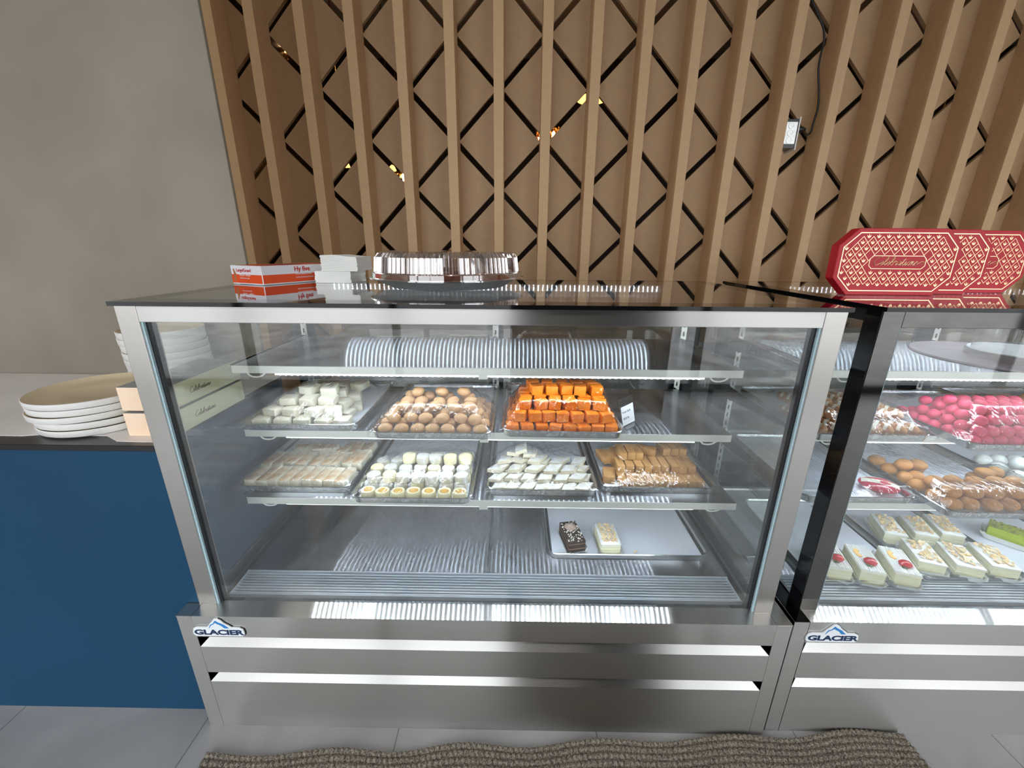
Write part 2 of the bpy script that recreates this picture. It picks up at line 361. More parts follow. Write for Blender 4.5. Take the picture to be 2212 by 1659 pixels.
# ------------------------------------------------------------------ display case
WC, H = 1.537, 1.22
def top_glass_mat():
    m = glass('dark_mirror_glass', tint=(.50, .49, .48), ior=1.5, rough=0.0, boost=1.12, base=0.03)
    return m
M['top_glass'] = top_glass_mat()
M['navy'] = mat('logo_navy', hexc(22, 48, 84), .35); M['logo_blue'] = mat('logo_blue', hexc(42, 128, 196), .35)
M['logo_white'] = mat('logo_white', (.80, .84, .86), .25)
LED = 72.0
M['diode'] = emit('diode_glow', (.77, .88, 1.0), LED); M['tube'] = emit('light_tube_glow', (.88, .94, 1.0), 3.5)
mb = MB().box(-.585, .585, 0, .024, -.0062, 0, 0)
for k in range(72):
    x = -.58+1.16*(k+.5)/72; mb.box(x-.0024, x+.0024, .002, .022, -.0072, -.0060, 1)
TUBE = mb.mesh('light_tube', [M['tube'], M['diode']])
SH = [(.20, 1.024, .08, 1.457), (.20, .835, .08, 1.457), (.145, .650, .085, 1.475)]   # front y, top z, x0, x1
DECK = .385
def make_case(second=False):
    t = empty('pastry_display_case', (0, 0, 0))
    fr = M['black_gloss'] if second else M['post_steel']
    rl = M['black_gloss'] if second else M['steel_front']
    PW = .046
    for x in (0, WC-PW):
        m = MB().box(x, x+PW, 0, .045, .41, H-.009)
        m.build('post', [fr], t, bevel=.0012)
        if second and x == 0:
            MB().box(x-.0008, x, .0012, .0445, .41, H-.009).build('side_cover', M['black_side'], t)
        xg = x+PW if x == 0 else x-.010
        MB().box(xg, xg+.010, .010, .030, .41, H-.044).build('gasket', M['gasket'], t)
        xe = x+PW-.001 if x == 0 else x-.004
        MB().box(xe, xe+.005, .004, .0105, .41, H-.044).build('glass_edge_seal', M['glass_edge'], t)
    for x in (.004, WC-.044): MB().box(x, x+.04, .665, .705, .0, H-.009).build('rear_post', M['black_metal'], t, bevel=.001)
    MB().box(PW, WC-PW, 0, .04, 1.176, H-.009).build('top_rail', rl, t, bevel=.001)
    MB().box(.0, WC, .665, .705, 1.176, H-.009).build('rear_rail', M['black_metal'], t)
    for x in (.0, WC-.02): MB().box(x, x+.02, .045, .665, 1.184, H-.009).build('side_rail', M['black_metal'], t)
    # the dark mirror glass top with its painted black border and edge
    m = MB(); xo, xi = -.003, .055
    m.box(xo, WC-xo, -.0105, .050, H-.009, H); m.box(xo, WC-xo, .662, .7135, H-.009, H); m.box(xo, xi, .050, .662, H-.009, H); m.box(WC-xi, WC-xo, .050, .662, H-.009, H)
    m.build('edge_border', M['black_side'], t)
    MB().box(xi, WC-xi, .050, .662, H-.009, H).build('top_glass', M['top_glass'], t)
    # glass walls
    MB().box(PW+.004, WC-PW-.004, .014, .020, .405, 1.18).build('front_glass', M['glass'], t)
    for x in (.018, WC-.024): MB().box(x, x+.006, .045, .665, .39, 1.185).build('side_glass', M['glass_side'], t)
    # rear sliding doors
    for (a, b, y) in ((.05, .80, .672), (.74, WC-.05, .686)):
        d = MB().box(a, b, y+.003, y+.007, .40, 1.176).build('rear_door', M['glass'], t)
        m = MB()
        m.box(a, a+.035, y, y+.011, .39, 1.176); m.box(b-.035, b, y, y+.011, .39, 1.176); m.box(a, b, y, y+.011, 1.16, 1.176); m.box(a, b, y, y+.011, .39, .425)
        m.build('door_frame', M['black_metal'], d, bevel=.001)
    # slotted shelf uprights with brackets
    for x in (.052, .762, 1.452):
        u = MB().box(x, x+.022, .640, .662, .39, 1.18).build('shelf_upright', M['steel'], t, bevel=.001)
        m = MB()
        for k in range(24): m.box(x+.008, x+.013, .6394, .6402, .42+k*.032, .436+k*.032)
        m.build('slot', M['black_metal'], u)
    # shelves
    for i, (y, z, a, b) in enumerate(SH):
        s = MB().box(a, b, y, .60, z-.002, z).build('shelf', M['steel_dark'], t)
        m = MB().box(a, b, y-.002, y, z-.020, z+.001); m.box(a, b, y, y+.012, z-.020, z-.018)
        m.build('shelf_lip', M['lip'], s, bevel=.0006, seg=1)
        for x in (.053, .763, 1.453):
            MB().prism([(.600, z-.004), (y+.03, z-.006), (y+.03, z-.012), (.645, z-.055), (.645, z-.004)], 'x', x, x+.003).build('shelf_bracket', M['steel'], s)
        MB().box(a+.025, b-.025, y+.006, y+.034, z-.021, z-.018).build('light_housing', M['white_plastic'], s)
        tb = put('light_tube', TUBE, s); tb.location = (.775, y+.008, z-.0212)
        for x in (a+.03, b-.08):
            MB().tube(smoothpts([Vector((x, y+.014, z-.022)), Vector((x+.012, y+.014, z-.034)), Vector((x+.035, y+.014, z-.034)), Vector((x+.05, y+.014, z-.024))], 3), .0022).build('light_cable', M['white_plastic'], s, smooth=True)
        MB().box(.748, .772, y+.002, y+.022, z-.032, z-.018).build('tube_clip', M['lip'], s)
    MB().box(.17, 1.38, .641, .664, H-.036, H-.0095).build('light_housing', M['white_plastic'], t)
    tb = put('light_tube', TUBE, t); tb.location = (.772, .6405, H-.0105); tb.rotation_euler = (-PI/2, 0, 0)
    # deck, front grille, rear tray
    MB().box(.03, WC-.03, .15, .655, DECK-.003, DECK).build('deck', M['deck_steel'], t)
    MB().box(.765, .7665, .15, .655, DECK, DECK+.0006).build('deck_seam', M['black_metal'], t)
    MB().box(.03, WC-.03, .022, .15, .34, .343).build('air_duct', M['steel_dark'], t)
    m = MB()
    m.box(.035, 1.495, .060, .063, DECK-.012, DECK+.002); m.box(.035, 1.495, .147, .151, DECK-.012, DECK+.004); m.box(.035, .039, .06, .15, DECK-.012, DECK+.001); m.box(1.491, 1.495, .06, .15, DECK-.012, DECK+.001)
    for k in range(8): m.box(.039, 1.491, .0665+k*.0102, .0715+k*.0102, DECK-.004, DECK)
    m.build('air_grille', M['grille'], t)
    MB().box(PW, WC-PW, .024, .058, .345, .350).build('glass_sill', M['steel_dark'], t)
    MB().box(PW, WC-PW, .030, .034, .35, .402).build('inner_glass_lip', M['glass'], t)
    for x in (.024, WC-.031): MB().box(x, x+.007, .03, .66, .34, .395).build('side_liner', M['steel_dark'], t)
    # base
    MB().box(.006, WC-.006, .02, .705, .0, .34).build('base_body', M['steel_front'], t)
    MB().prism([(-.038, .41), (.014, .41), (.014, .40), (-.036, .40), (-.036, .340), (-.038, .340)], 'x', .006, WC-.006).build('ledge', M['steel'], t)
    for (z0, z1) in ((.211, .304), (.0, .176)):
        m = MB(); d = .032
        # front panel folding back into a 45 degree scoop, mitred ends
        xa, xb = .0065, WC-.0065
        zt = z1+.036 if z1 > .2 else z1+.036
        vs = [(xa, -.038, z0), (xb, -.038, z0), (xb, -.038, z1), (xa, -.038, z1), (xb-.036, -.008, zt), (xa+.036, -.008, zt),
              (xa, -.036, z0), (xb, -.036, z0), (xb, -.036, z1-.001), (xa, -.036, z1-.001), (xb-.036, -.006, zt), (xa+.036, -.006, zt)]
        m.add(vs, [(0, 1, 2, 3), (3, 2, 4, 5), (7, 6, 9, 8), (8, 9, 11, 10), (0, 3, 9, 6), (1, 7, 8, 2), (3, 5, 11, 9), (2, 8, 10, 4), (4, 10, 11, 5), (0, 6, 7, 1)])
        m.build('base_panel', M['steel_front'], t)
    for z in (.30, .17): MB().box(.01, WC-.01, .0, .02, z-.01, z+.06).build('base_backing', M['steel_front'], t)
    for (a, b) in ((-.0345, .0055), (WC-.0055, WC+.0345)):
        MB().box(a, b, -.038, .70, .0, .409).build('base_side', M['steel_front'], t, bevel=.0008, seg=1)
        MB().box(a, b, -.0385, .70, .4092, .4105).build('side_cap', M['black_gloss'] if second else M['steel'], t)
        MB().prism([(a+.001, .409), (b-.001, .409), (b-.009, .402), (a+.009, .402)], 'y', -.0392, -.038).build('cap_tab', M['steel'], t)
    # badge
    b = empty_badge(t)
    return t
def empty_badge(t):
    out = [(.004, 0), (.128, 0), (.134, .004), (.135, .012), (.133, .024), (.124, .029), (.104, .030), (.096, .037), (.086, .044), (.078, .054), (.070, .059), (.062, .058), (.056, .050), (.049, .043), (.042, .033), (.036, .030), (.010, .030), (.002, .026), (-.002, .014), (-.001, .005)]
    o = MB().prism(out, 'y', -.004, 0).build('logo_badge', [M['logo_white']], t, bevel=.0006, seg=1); o.location = (.004, -.0385, .3475)
    bk_ = MB().prism([(x+.0022, z-.0004) for x, z in out], 'y', -.0012, 0).build('badge_backing', M['black_metal'], o); bk_.location = (0, -.0001, 0)
    text('GLACIER', .0225, M['navy'], o, (.0025, -.0042, .0062), FRONT, sx=1.50, offset=.0009, space=.96)
    mt = MB(); f = lambda pts: mt.prism(pts, 'y', -.0046, -.0040)
    f([(.066, .053), (.0705, .049), (.078, .0445), (.086, .040), (.098, .028), (.086, .028), (.079, .036), (.072, .041), (.068, .042), (.066, .046)])
    f([(.066, .053), (.064, .0525), (.0575, .043), (.050, .040), (.044, .028), (.0455, .028), (.0525, .038), (.0595, .041), (.066, .0505)])
    f([(.066, .053), (.066, .046), (.062, .043), (.064, .046)])
    mt.build('mountain_emblem', M['logo_blue'], o)
    return o
case1 = make_case(); tag(case1, 'steel framed glass pastry display case in the middle, fruit-free trays of sweets', 'display case')
case1['label'] = 'brushed steel framed glass display case with the orange fudge tray inside'
case2 = make_case(True); tag(case2, 'display case with dark polished frame holding pink balls and cream cakes', 'display case')
OX, OY, OZ = 1.6185, .012, -.003
case2.location = (OX, OY, 0)
# ------------------------------------------------------------------ trays, liners, sweets and film
def pan_mesh(w, d, h=.022, r=.03):
    mb = MB(); L = []
    def lp(off, z): return [(x, y, z) for x, y in rrect(w+2*off, d+2*off, r+off, 7)]
    L = [lp(-.008, .0), lp(-.005, .001), lp(-.001, h-.002), lp(.002, h-.001), lp(.003, h+.0008), lp(.001, h+.002), lp(-.0015, h+.001), lp(-.0035, h-.002), lp(-.0075, .003), lp(-.011, .0018)]
    loft(mb, L); return mb.mesh('pan', M['alu'], smooth=True, angle=50)
PANS = {}
class Tray:
    """a sheet pan placed by its front-left corner; holds the height field its film drapes over"""
    def __init__(s, name, x0, y0, z, w, d, label, rz=0, liner=True, h=.022):
        s.w, s.d, s.z, s.h, s.rz = w, d, z, h, rz
        s.t = empty('sheet_pan', (x0+w/2, y0+d/2, z), rz); tag(s.t, label, 'tray', 'sheet pans in the display cases')
        s.cx, s.cy = x0+w/2, y0+d/2
        key = (w, d)
        if key not in PANS: PANS[key] = pan_mesh(w, d, h)
        put('pan', PANS[key], s.t)
        s.nx, s.ny = 64, 80
        s.H = np.full((s.ny, s.nx), .004)
        if liner:
            mb = MB(); n = 14; vs = []; fs = []; rr = random.Random(hash(name) % 999)
            lw, ld = w-.03, d-.02
            for j in range(n+1):
                for i in range(n+1):
                    e = .0035+.001*rr.random()
                    if i in (0, n): e += .004
                    if j == n: e += .010
                    vs.append((-lw/2+lw*i/n, -ld/2+ld*j/n, e))
            for j in range(n):
                for i in range(n): a = j*(n+1)+i; fs.append((a, a+1, a+n+2, a+n+1))
            mb.add(vs, fs).build('paper_liner', M['paper'], s.t, smooth=True)
    def world(s, u, v, w, rz=0):
        """local u from left, v from front, w up -> world location"""
        x, y = u-s.w/2, v-s.d/2; c, q = math.cos(s.rz), math.sin(s.rz)
        return (s.cx+c*x-q*y, s.cy+q*x+c*y, s.z+w)
    def mark(s, u, v, ru, rv, top):
        X = (np.arange(s.nx)+.5)/s.nx*s.w; Y = (np.arange(s.ny)+.5)/s.ny*s.d
        m = (abs(X[None, :]-u) < ru) & (abs(Y[:, None]-v) < rv)
        s.H[m] = np.maximum(s.H[m], top)
    def film(s, seed=1, lift=.002, slack=.0025, flap=True):
        rng = np.random.RandomState(seed)
        H = s.H.copy()+lift; rim = s.h+.0035
        X = (np.arange(s.nx)+.5)/s.nx; Y = (np.arange(s.ny)+.5)/s.ny
        edge = np.minimum(np.minimum(X, 1-X)[None, :]*s.w, np.minimum(Y, 1-Y)[:, None]*s.d) < .006
        h = np.full_like(H, rim); h = np.maximum(h, H)
        for it in range(500):
            p = np.pad(h, 1, mode='edge')
            a = (p[:-2, 1:-1]+p[2:, 1:-1]+p[1:-1, :-2]+p[1:-1, 2:])/4
            h = np.maximum(a, H); h[edge] = rim
        p = np.pad(h, 1, mode='edge'); h = (p[:-2, 1:-1]+p[2:, 1:-1]+p[1:-1, :-2]+p[1:-1, 2:]+4*h)/8
        h = np.maximum(h, H); h[edge] = rim
        # radiating pleats near the rim
        XX, YY = np.meshgrid(X*s.w, Y*s.d)
        for k in range(48):
            x0, y0 = rng.rand()*s.w, (0 if rng.rand() < .6 else rng.rand()*s.d); a = rng.uniform(.7, 2.4); L = rng.uniform(.05, .16)
            dx, dy = XX-x0, YY-y0; tt = dx*math.cos(a)+dy*math.sin(a); nn = -dx*math.sin(a)+dy*math.cos(a)
            h += slack*rng.uniform(.3, 1)*np.exp(-(nn/.003)**2)*np.clip(1-abs(tt)/L, 0, 1)*(~edge)
        mb = MB(); vs = []; fs = []; nx, ny = s.nx, s.ny
        for j in range(ny):
            for i in range(nx): vs.append(((X[i]-.5)*(s.w+.006), (Y[j]-.5)*(s.d+.006), float(h[j, i])))
        for j in range(ny-1):
            for i in range(nx-1): a = j*nx+i; fs.append((a, a+1, a+nx+1, a+nx))
        # skirt folded down over the rim, ragged
        ring = [(0, i) for i in range(nx)]+[(j, nx-1) for j in range(1, ny)]+[(ny-1, i) for i in range(nx-2, -1, -1)]+[(j, 0) for j in range(ny-2, 0, -1)]
        base = len(vs); cn = .5
        for k, (j, i) in enumerate(ring):
            x, y, z = vs[j*nx+i]
            for q, (o_, dz) in enumerate(((.005, -.004), (.0045+.001*rng.rand(), -.014-.004*rng.rand()))):
                l = math.hypot(x, y); vs.append((x+o_*np.sign(x)*(abs(x) > s.w*.49), y+o_*np.sign(y)*(abs(y) > s.d*.49), rim+dz))
        R = len(ring)
        for k in range(R):
            j, i = ring[k]; j2, i2 = ring[(k+1) % R]; a = base+2*k; b = base+2*((k+1) % R)
            fs.append((j*nx+i, a, b, j2*nx+i2)); fs.append((a, a+1, b+1, b))
        mb.add(vs, fs).build('cling_film', M['film'], s.t, smooth=True, angle=80)
def jitter(me, amp, seed):
    r = random.Random(seed)
    for v in me.vertices: v.co += Vector((r.uniform(-amp, amp), r.uniform(-amp, amp), r.uniform(-amp, amp)))
def block_mesh(name, m, a, b, c, bev, jit=0, seed=0, sub=1):
    mb = MB().box(-a/2, a/2, -b/2, b/2, 0, c)
    me = mb.mesh(name, m, bevel=bev, seg=2, smooth=True, angle=50)
    if jit: jitter(me, jit, seed)
    return me
def ball_mesh(name, m, rx, ry, rz, jit, seed, n=20, rings=10):
    mb = MB(); prof = [(max(.0001, math.sin(PI*k/rings)), .5-.5*math.cos(PI*k/rings)) for k in range(rings+1)]
    mb.lathe([(q*rx, t*2*rz) for q, t in prof], n, sy=ry/rx)
    me = mb.mesh(name, m, smooth=True, angle=180); r = random.Random(seed)
    k1, k2 = r.uniform(0, 6), r.uniform(0, 6)
    for v in me.vertices:
        d = 1+jit*math.sin(90*v.co.x+k1)*math.cos(80*v.co.y+k2); v.co.x *= d; v.co.y *= d; v.co.z *= 1+jit*.6*math.sin(100*v.co.x+k2)
    return me
class Heap:
    """places countable sweets one by one, each its own top-level object with its own label"""
    def __init__(s, tray, name, meshes, cat, desc, group, size):
        s.tr, s.name, s.ms, s.cat, s.desc, s.group, s.size = tray, name, meshes, cat, desc, group, size; s.k = 0; s.r = random.Random(len(desc))
    def row(s, us, v, w, where, rz=0, jr=.12, ju=.003, kids=None, tilt=0, shift=0):
        n = len(us)
        for i, u in enumerate(us):
            me = s.ms[s.r.randrange(len(s.ms))] if not isinstance(shift, dict) else s.ms[shift[i] % len(s.ms)]
            loc = s.tr.world(u+s.r.uniform(-ju, ju), v+s.r.uniform(-ju, ju), .0052+w)
            o = put(s.name, me, None, loc, (s.r.uniform(-tilt, tilt), s.r.uniform(-tilt, tilt), s.tr.rz+rz+s.r.uniform(-jr, jr)))
            if isinstance(me, tuple): pass
            pos = (ORD[i]+' from left') if n > 1 else 'on its own'
            if n > 2 and i == 0: pos = 'leftmost'
            if n > 2 and i == n-1: pos = 'rightmost'
            tag(o, '%s, %s in %s' % (s.desc, pos, where), s.cat, s.group)
            if kids:
                for (nm, km) in kids: put(nm, km, o)
            s.tr.mark(u, v, s.size[0]/2+.002, s.size[1]/2+.002, .0052+w+s.size[2]); s.k += 1
def span(a, b, n): return [a+(b-a)*i/(n-1) for i in range(n)] if n > 1 else [a]
S2, S3 = .8352, .6502
# --- A white square sweets
def crumb(name, c, c2, rough=.6, sc=60, bump=.35, sss=.15): return mat(name, c, rough, col2=c2, vscale=sc, bump=bump, bscale=130, sss=sss, detail=6)
M['white_sweet'] = crumb('milk_sweet', (.80, .73, .54), (.86, .81, .66), sc=20, bump=.2)
tA = Tray('A', .072, .192, S2, .33, .40, 'sheet pan of white square sweets, first tray on the middle shelf')
msA = [block_mesh('milk_square', M['white_sweet'], .046, .046, .022, .004, .0012, k) for k in range(4)]
hA = Heap(tA, 'milk_square', msA, 'sweet', 'white square milk sweet', 'white milk sweets', (.048, .048, .022))
hA.row(span(.045, .225, 4)+[.275], .042, 0, 'front bottom row', jr=.25)
hA.row([.045, .10, .265], .10, 0, 'second bottom row', jr=.3)
hA.row([.05, .105, .16, .215, .265], .16, 0, 'third bottom row', jr=.3)
hA.row([.07, .125, .19, .245], .062, .0225, 'front row one layer up', jr=.35, tilt=.05)
hA.row([.075, .13, .185, .245], .13, .0225, 'second row one layer up', jr=.35, tilt=.05)
hA.row([.10, .155, .205, .255], .195, .0225, 'third row one layer up', jr=.35, tilt=.05)
hA.row([.105, .165, .215], .095, .045, 'front row two layers up', jr=.4, tilt=.12)
hA.row([.12, .175, .225], .16, .045, 'second row two layers up', jr=.4, tilt=.1)
hA.row([.15, .21], .13, .0675, 'top layer', jr=.4, tilt=.1)
hA.row([.13, .20, .26], .235, .045, 'back row two layers up', jr=.4, tilt=.1)
tA.film(3)
# --- B round tan sweets
M['tan_ball'] = mat('caramel_milk_ball', hexc(206, 160, 112), .5, col2=hexc(222, 178, 130), vscale=14, bump=.1, bscale=50, sss=.15)
tB = Tray('B', .456, .146, S2, .33, .42, 'sheet pan of tan oval milk balls, second tray on the middle shelf')
msB = [ball_mesh('milk_ball', M['tan_ball'], .0205, .018, .0145, .06, k) for k in range(4)]
M['clove'] = mat('clove_specks', (.03, .018, .012), .6)
hB = Heap(tB, 'milk_ball', msB, 'sweet', 'tan oval milk ball', 'tan milk balls', (.040, .038, .028))
hB.row(span(.035, .295, 7), .032, 0, 'front bottom row', jr=.6)
hB.row([.03, .30], .075, 0, 'second bottom row', jr=.6)
hB.row([.03, .30], .12, 0, 'third bottom row', jr=.6)
hB.row([.03, .30], .165, 0, 'fourth bottom row', jr=.6)
hB.row(span(.03, .30, 7), .21, 0, 'back bottom row', jr=.6)
for k in (.075, .12, .165): hB.row(span(.075, .255, 5), k, 0, 'buried row %s of the bottom layer' % ORD[int((k-.03)/.045)], jr=.6)
hB.row(span(.05, .28, 6), .055, .023, 'front row one layer up', jr=.8, tilt=.3)
hB.row(span(.05, .28, 6), .10, .023, 'second row one layer up', jr=.8, tilt=.3)
hB.row(span(.05, .28, 6), .145, .023, 'third row one layer up', jr=.8, tilt=.3)
hB.row(span(.05, .28, 6), .19, .023, 'fourth row one layer up', jr=.8, tilt=.3)
hB.row(span(.075, .26, 5), .085, .046, 'front row two layers up', jr=1, tilt=.3)
hB.row(span(.075, .26, 5), .13, .046, 'second row two layers up', jr=1, tilt=.3)
hB.row(span(.07, .25, 4), .175, .046, 'third row two layers up', jr=1, tilt=.3)
hB.row([.10, .17, .235], .15, .068, 'top layer', jr=1, tilt=.3)
tB.film(5)
# --- C orange fudge cubes
M['orange'] = mat('orange_fudge', hexc(236, 122, 20), .42, col2=hexc(250, 148, 34), vscale=25, bump=.3, bscale=120, sss=.2)
tC = Tray('C', .815, .165, S2, .335, .42, 'sheet pan heaped with orange fudge cubes, third tray on the middle shelf', rz=-.02)
msC = [block_mesh('fudge_cube', M['orange'], .034, .033, .027, .0022, .0014, 20+k) for k in range(5)]
hC = Heap(tC, 'fudge_cube', msC, 'sweet', 'orange fudge cube', 'orange fudge cubes', (.036, .036, .028))
def cubes(n, a, b, v, lv, where, **k): hC.row(span(a, b, n), v, lv*.0278, where, jr=.3, ju=.002, tilt=.04, **k)
cubes(8, .03, .305, .03, 0, 'front bottom row')
for i, v in enumerate((.07, .11, .15, .19)): cubes(2, .03, .305, v, 0, '%s bottom row' % ORD[i+1])
cubes(8, .03, .305, .23, 0, 'back bottom row')
cubes(7, .05, .29, .052, 1, 'front row one layer up')
for i, v in enumerate((.092, .132, .172)): cubes(2, .05, .29, v, 1, '%s row one layer up' % ORD[i+1])
cubes(7, .05, .29, .212, 1, 'back row one layer up')
for i, v in enumerate((.075, .113, .151, .189)): cubes(6, .065, .275, v, 2, '%s row two layers up' % ORD[i])
cubes(5, .095, .27, .125, 3, 'front row of the top layer'); cubes(5, .085, .26, .165, 3, 'back row of the top layer')
cubes(6, .062, .277, .06+.053, 1, 'buried row of the second layer')
for v in (.09, .15): hC.row(span(.07, .27, 6), v, 0, 'buried %s row of the bottom layer' % ('front' if v < .1 else 'back'))
tC.film(8, slack=.003)
# --- D cream stick cakes
M['stick'] = mat('milk_cake', (.74, .66, .46), .7, col2=(.82, .78, .64), vscale=25, bump=.5, bscale=90, sss=.1)
M['stick_top'] = mat('toasted_skin', hexc(190, 140, 84), .7, col2=(.80, .74, .58), vscale=22, bump=.4, bscale=120)
tD = Tray('D', .042, .168, S3, .33, .42, 'sheet pan of cream stick cakes, leftmost tray on the lower shelf')
def stick(w, l, h, sd):
    me = block_mesh('milk_cake_stick', M['stick'], w, l, h, .003, .0013, sd); me.materials.append(M['stick_top'])
    for p in me.polygons:
        if p.normal.z > .5: p.material_index = 1
    return me
msD = [stick(.030, .085, .026, 40+k) for k in range(4)]
hD = Heap(tD, 'milk_cake_stick', msD, 'sweet', 'cream stick cake with toasted top', 'cream stick cakes', (.032, .088, .027))
hD.row(span(.03, .30, 9), .060, 0, 'front row', rz=-.12, jr=.06, tilt=.03)
hD.row(span(.035, .30, 9)[:4], .150, .004, 'second row', rz=-.15, jr=.08, tilt=.04)
hD.row([.185, .215, .245], .150, .004, 'middle trio of the second row', rz=-.15, jr=.1, tilt=.04)
hD.row([.285, .312], .155, .010, 'right pair of the second row', rz=-.18, jr=.1, tilt=.06)
hD.row([.10, .16], .235, .004, 'loose pair behind the second row', rz=-.9, jr=.6, tilt=.08)
hD.row([.24, .275, .305], .225, .006, 'loose trio at the back right', rz=-.25, jr=.5, tilt=.1)
tD.film(11, lift=.003)
# --- E pale rounds with yellow hearts
M['round'] = mat('pale_round', (.84, .75, .42), .5, col2=(.86, .81, .58), vscale=18, bump=.15, bscale=70, sss=.15)
M['silver_leaf'] = mat('silver_leaf', (.90, .91, .93), .4, .3, col2=(.80, .73, .54), vscale=40, bump=.5, bscale=120)
M['heart'] = mat('saffron_heart', hexc(226, 178, 60), .5, col2=hexc(206, 130, 50), vscale=60, bump=.2, bscale=90)
tE = Tray('E', .392, .118, S3, .338, .46, 'sheet pan of pale round sweets with yellow hearts, second tray on the lower shelf')
def round_me(sd, leaf):
    r = random.Random(sd); mb = MB(); R = .0200; h = .023
    mb.lathe([(R*.90, 0), (R, .002), (R*1.01, h*.5), (R, h-.003), (R*.93, h)], 20, mi=0)
    me = mb.mesh('milk_round', [M['silver_leaf'] if leaf else M['round'], M['round']], smooth=True)
    jitter(me, .0006, sd); return me
heart = MB().lathe([(.0125, .0005), (.011, .0012), (.002, .0014)], 14).mesh('saffron_centre', M['heart'], smooth=True)
for v in heart.vertices: v.co.z += .0222; v.co.x *= 1.1
hE = Heap(tE, 'milk_round', [round_me(60, 0), round_me(61, 0)], 'sweet', 'pale round sweet with yellow heart', 'pale round sweets', (.040, .040, .024))
hE.row([.040, .083, .128, .172, .215, .258, .300], .030, 0, 'front row', kids=[('saffron_centre', heart)])
hE = Heap(tE, 'milk_round', [round_me(62, 1), round_me(63, 0), round_me(64, 1)], 'sweet', 'pale silver-leafed round sweet', 'pale round sweets', (.040, .040, .024))
def rnds(n, a, b, v, lv, where): hE.row(span(a, b, n), v, lv*.0235, where, jr=2, ju=.0025, tilt=.05)
rnds(7, .035, .302, .074, 0, 'second row'); rnds(7, .045, .300, .080, 1, 'second row, one up')
rnds(7, .035, .302, .116, 0, 'third row'); rnds(7, .040, .302, .122, 1, 'third row, one up'); 
rnds(7, .035, .302, .158, 0, 'fourth row'); rnds(7, .045, .302, .165, 1, 'fourth row, one up'); rnds(5, .13, .302, .150, 2, 'fourth row, two up')
rnds(5, .125, .302, .200, 0, 'back row'); rnds(5, .130, .302, .205, 1, 'back row, one up')
tE.film(14, slack=.002)
# --- F silver diamonds
M['kaju'] = mat('cashew_paste', (.66, .58, .42), .55, col2=(.72, .65, .50), vscale=30, bump=.2, bscale=80)
tF = Tray('F', .770, .166, S3, .32, .40, 'sheet pan of silver-topped diamond sweets, third tray on the lower shelf')
def diamond(sd):
    a, b = .020, .021; sh = .010
    mb = MB().prism([(-a-sh, -b), (a-sh, -b), (a+sh, b), (-a+sh, b)], 'z', 0, .0125)
    me = mb.mesh('cashew_diamond', [M['kaju'], M['silver_leaf']], bevel=.0012, seg=1)
    for p in me.polygons:
        if p.normal.z > .8: p.material_index = 1
    jitter(me, .0005, sd); return me
hF = Heap(tF, 'cashew_diamond', [diamond(80+k) for k in range(4)], 'sweet', 'silver-topped diamond sweet', 'silver-topped cashew diamonds', (.046, .044, .013))
def kj(n, a, b, v, lv, where, **k): hF.row(span(a, b, n), v, lv*.0132, where, jr=.12+.1*lv, tilt=.02+.03*lv, **k)
kj(7, .035, .285, .034, 0, 'front row'); kj(7, .045, .290, .085, 0, 'second bottom row'); kj(6, .045, .270, .135, 0, 'third bottom row')
kj(6, .030, .270, .066, 1, 'front row one layer up'); kj(6, .045, .28, .115, 1, 'second row one layer up')
kj(5, .030, .25, .095, 2, 'front row two layers up'); kj(5, .05, .28, .140, 2, 'second row two layers up')
kj(3, .05, .15, .13, 3, 'row three layers up'); kj(2, .08, .125, .145, 4, 'top pair'); kj(1, .10, .10, .15, 5, 'very top'); 
tF.film(17, slack=.005)
# --- G brown fudge bars
M['brownbar'] = mat('brown_fudge', hexc(176, 128, 74), .6, col2=hexc(196, 150, 94), vscale=20, bump=.45, bscale=140)
tG = Tray('G', 1.105, .188, S3, .338, .42, 'sheet pan of brown fudge bars, rightmost tray on the lower shelf', rz=.0)
msG = [block_mesh('fudge_bar', M['brownbar'], .0235, .062, .024, .002, .0010, 90+k) for k in range(4)]
hG = Heap(tG, 'fudge_bar', msG, 'sweet', 'brown fudge bar', 'brown fudge bars', (.025, .064, .025))
def br(n, a, b, v, lv, where, **k): hG.row(span(a, b, n), v, lv*.0245, where, jr=.05, ju=.001, **k)
br(10, .068, .296, .052, 0, 'front row'); br(2, .028, .040, .075, 0, 'left end of the bottom layer', rz=-.2)
br(10, .068, .296, .122, 0, 'second row'); 
br(9, .070, .285, .098, 1, 'front row one layer up'); br(2, .030, .052, .15, 1, 'left end one layer up', rz=.3); br(9, .07, .285, .165, 1, 'second row one layer up')
br(3, .082, .132, .135, 2, 'left trio of the top layer'); br(1, .165, .165, .150, 2, 'short bar lying across the top', rz=1.1)
br(3, .225, .275, .165, 2, 'right trio of the top layer', rz=.08)
tG.film(21, slack=.003)
# --- price card
def card(x0, y0, x1, y1, z, h, l1, l2, lab):
    a = math.atan2(y1-y0, x1-x0); L = math.hypot(x1-x0, y1-y0)
    t = empty('price_card', (x0, y0, z), a); t.rotation_euler = (0, -.16, a); tag(t, lab, 'sign')
    o = MB().box(0, L, -.0015, .0015, 0, h).build('acrylic_holder', M['acrylic'], t, bevel=.0005, seg=1); o.rotation_euler = (-.12, 0, 0)
    o2 = MB().box(0, L, -.02, .012, 0, .002).build('foot', M['acrylic'], t)
    o3 = MB().box(.003, L-.003, -.0024, -.0018, .003, h*.70).build('card', mat('card_white', (.8, .82, .84), .5), o)
    text(l1, .0088, M['cordblack'], o3, (.006, -.0026, h*.47), FRONT, extrude=.0001); text(l2, .009, M['cordblack'], o3, (.008, -.0026, h*.24), FRONT, extrude=.0001)
card(1.160, .245, 1.206, .275, S2, .088, 'Soan Soft', '$12 lb', 'small white price card standing right of the orange fudge tray')
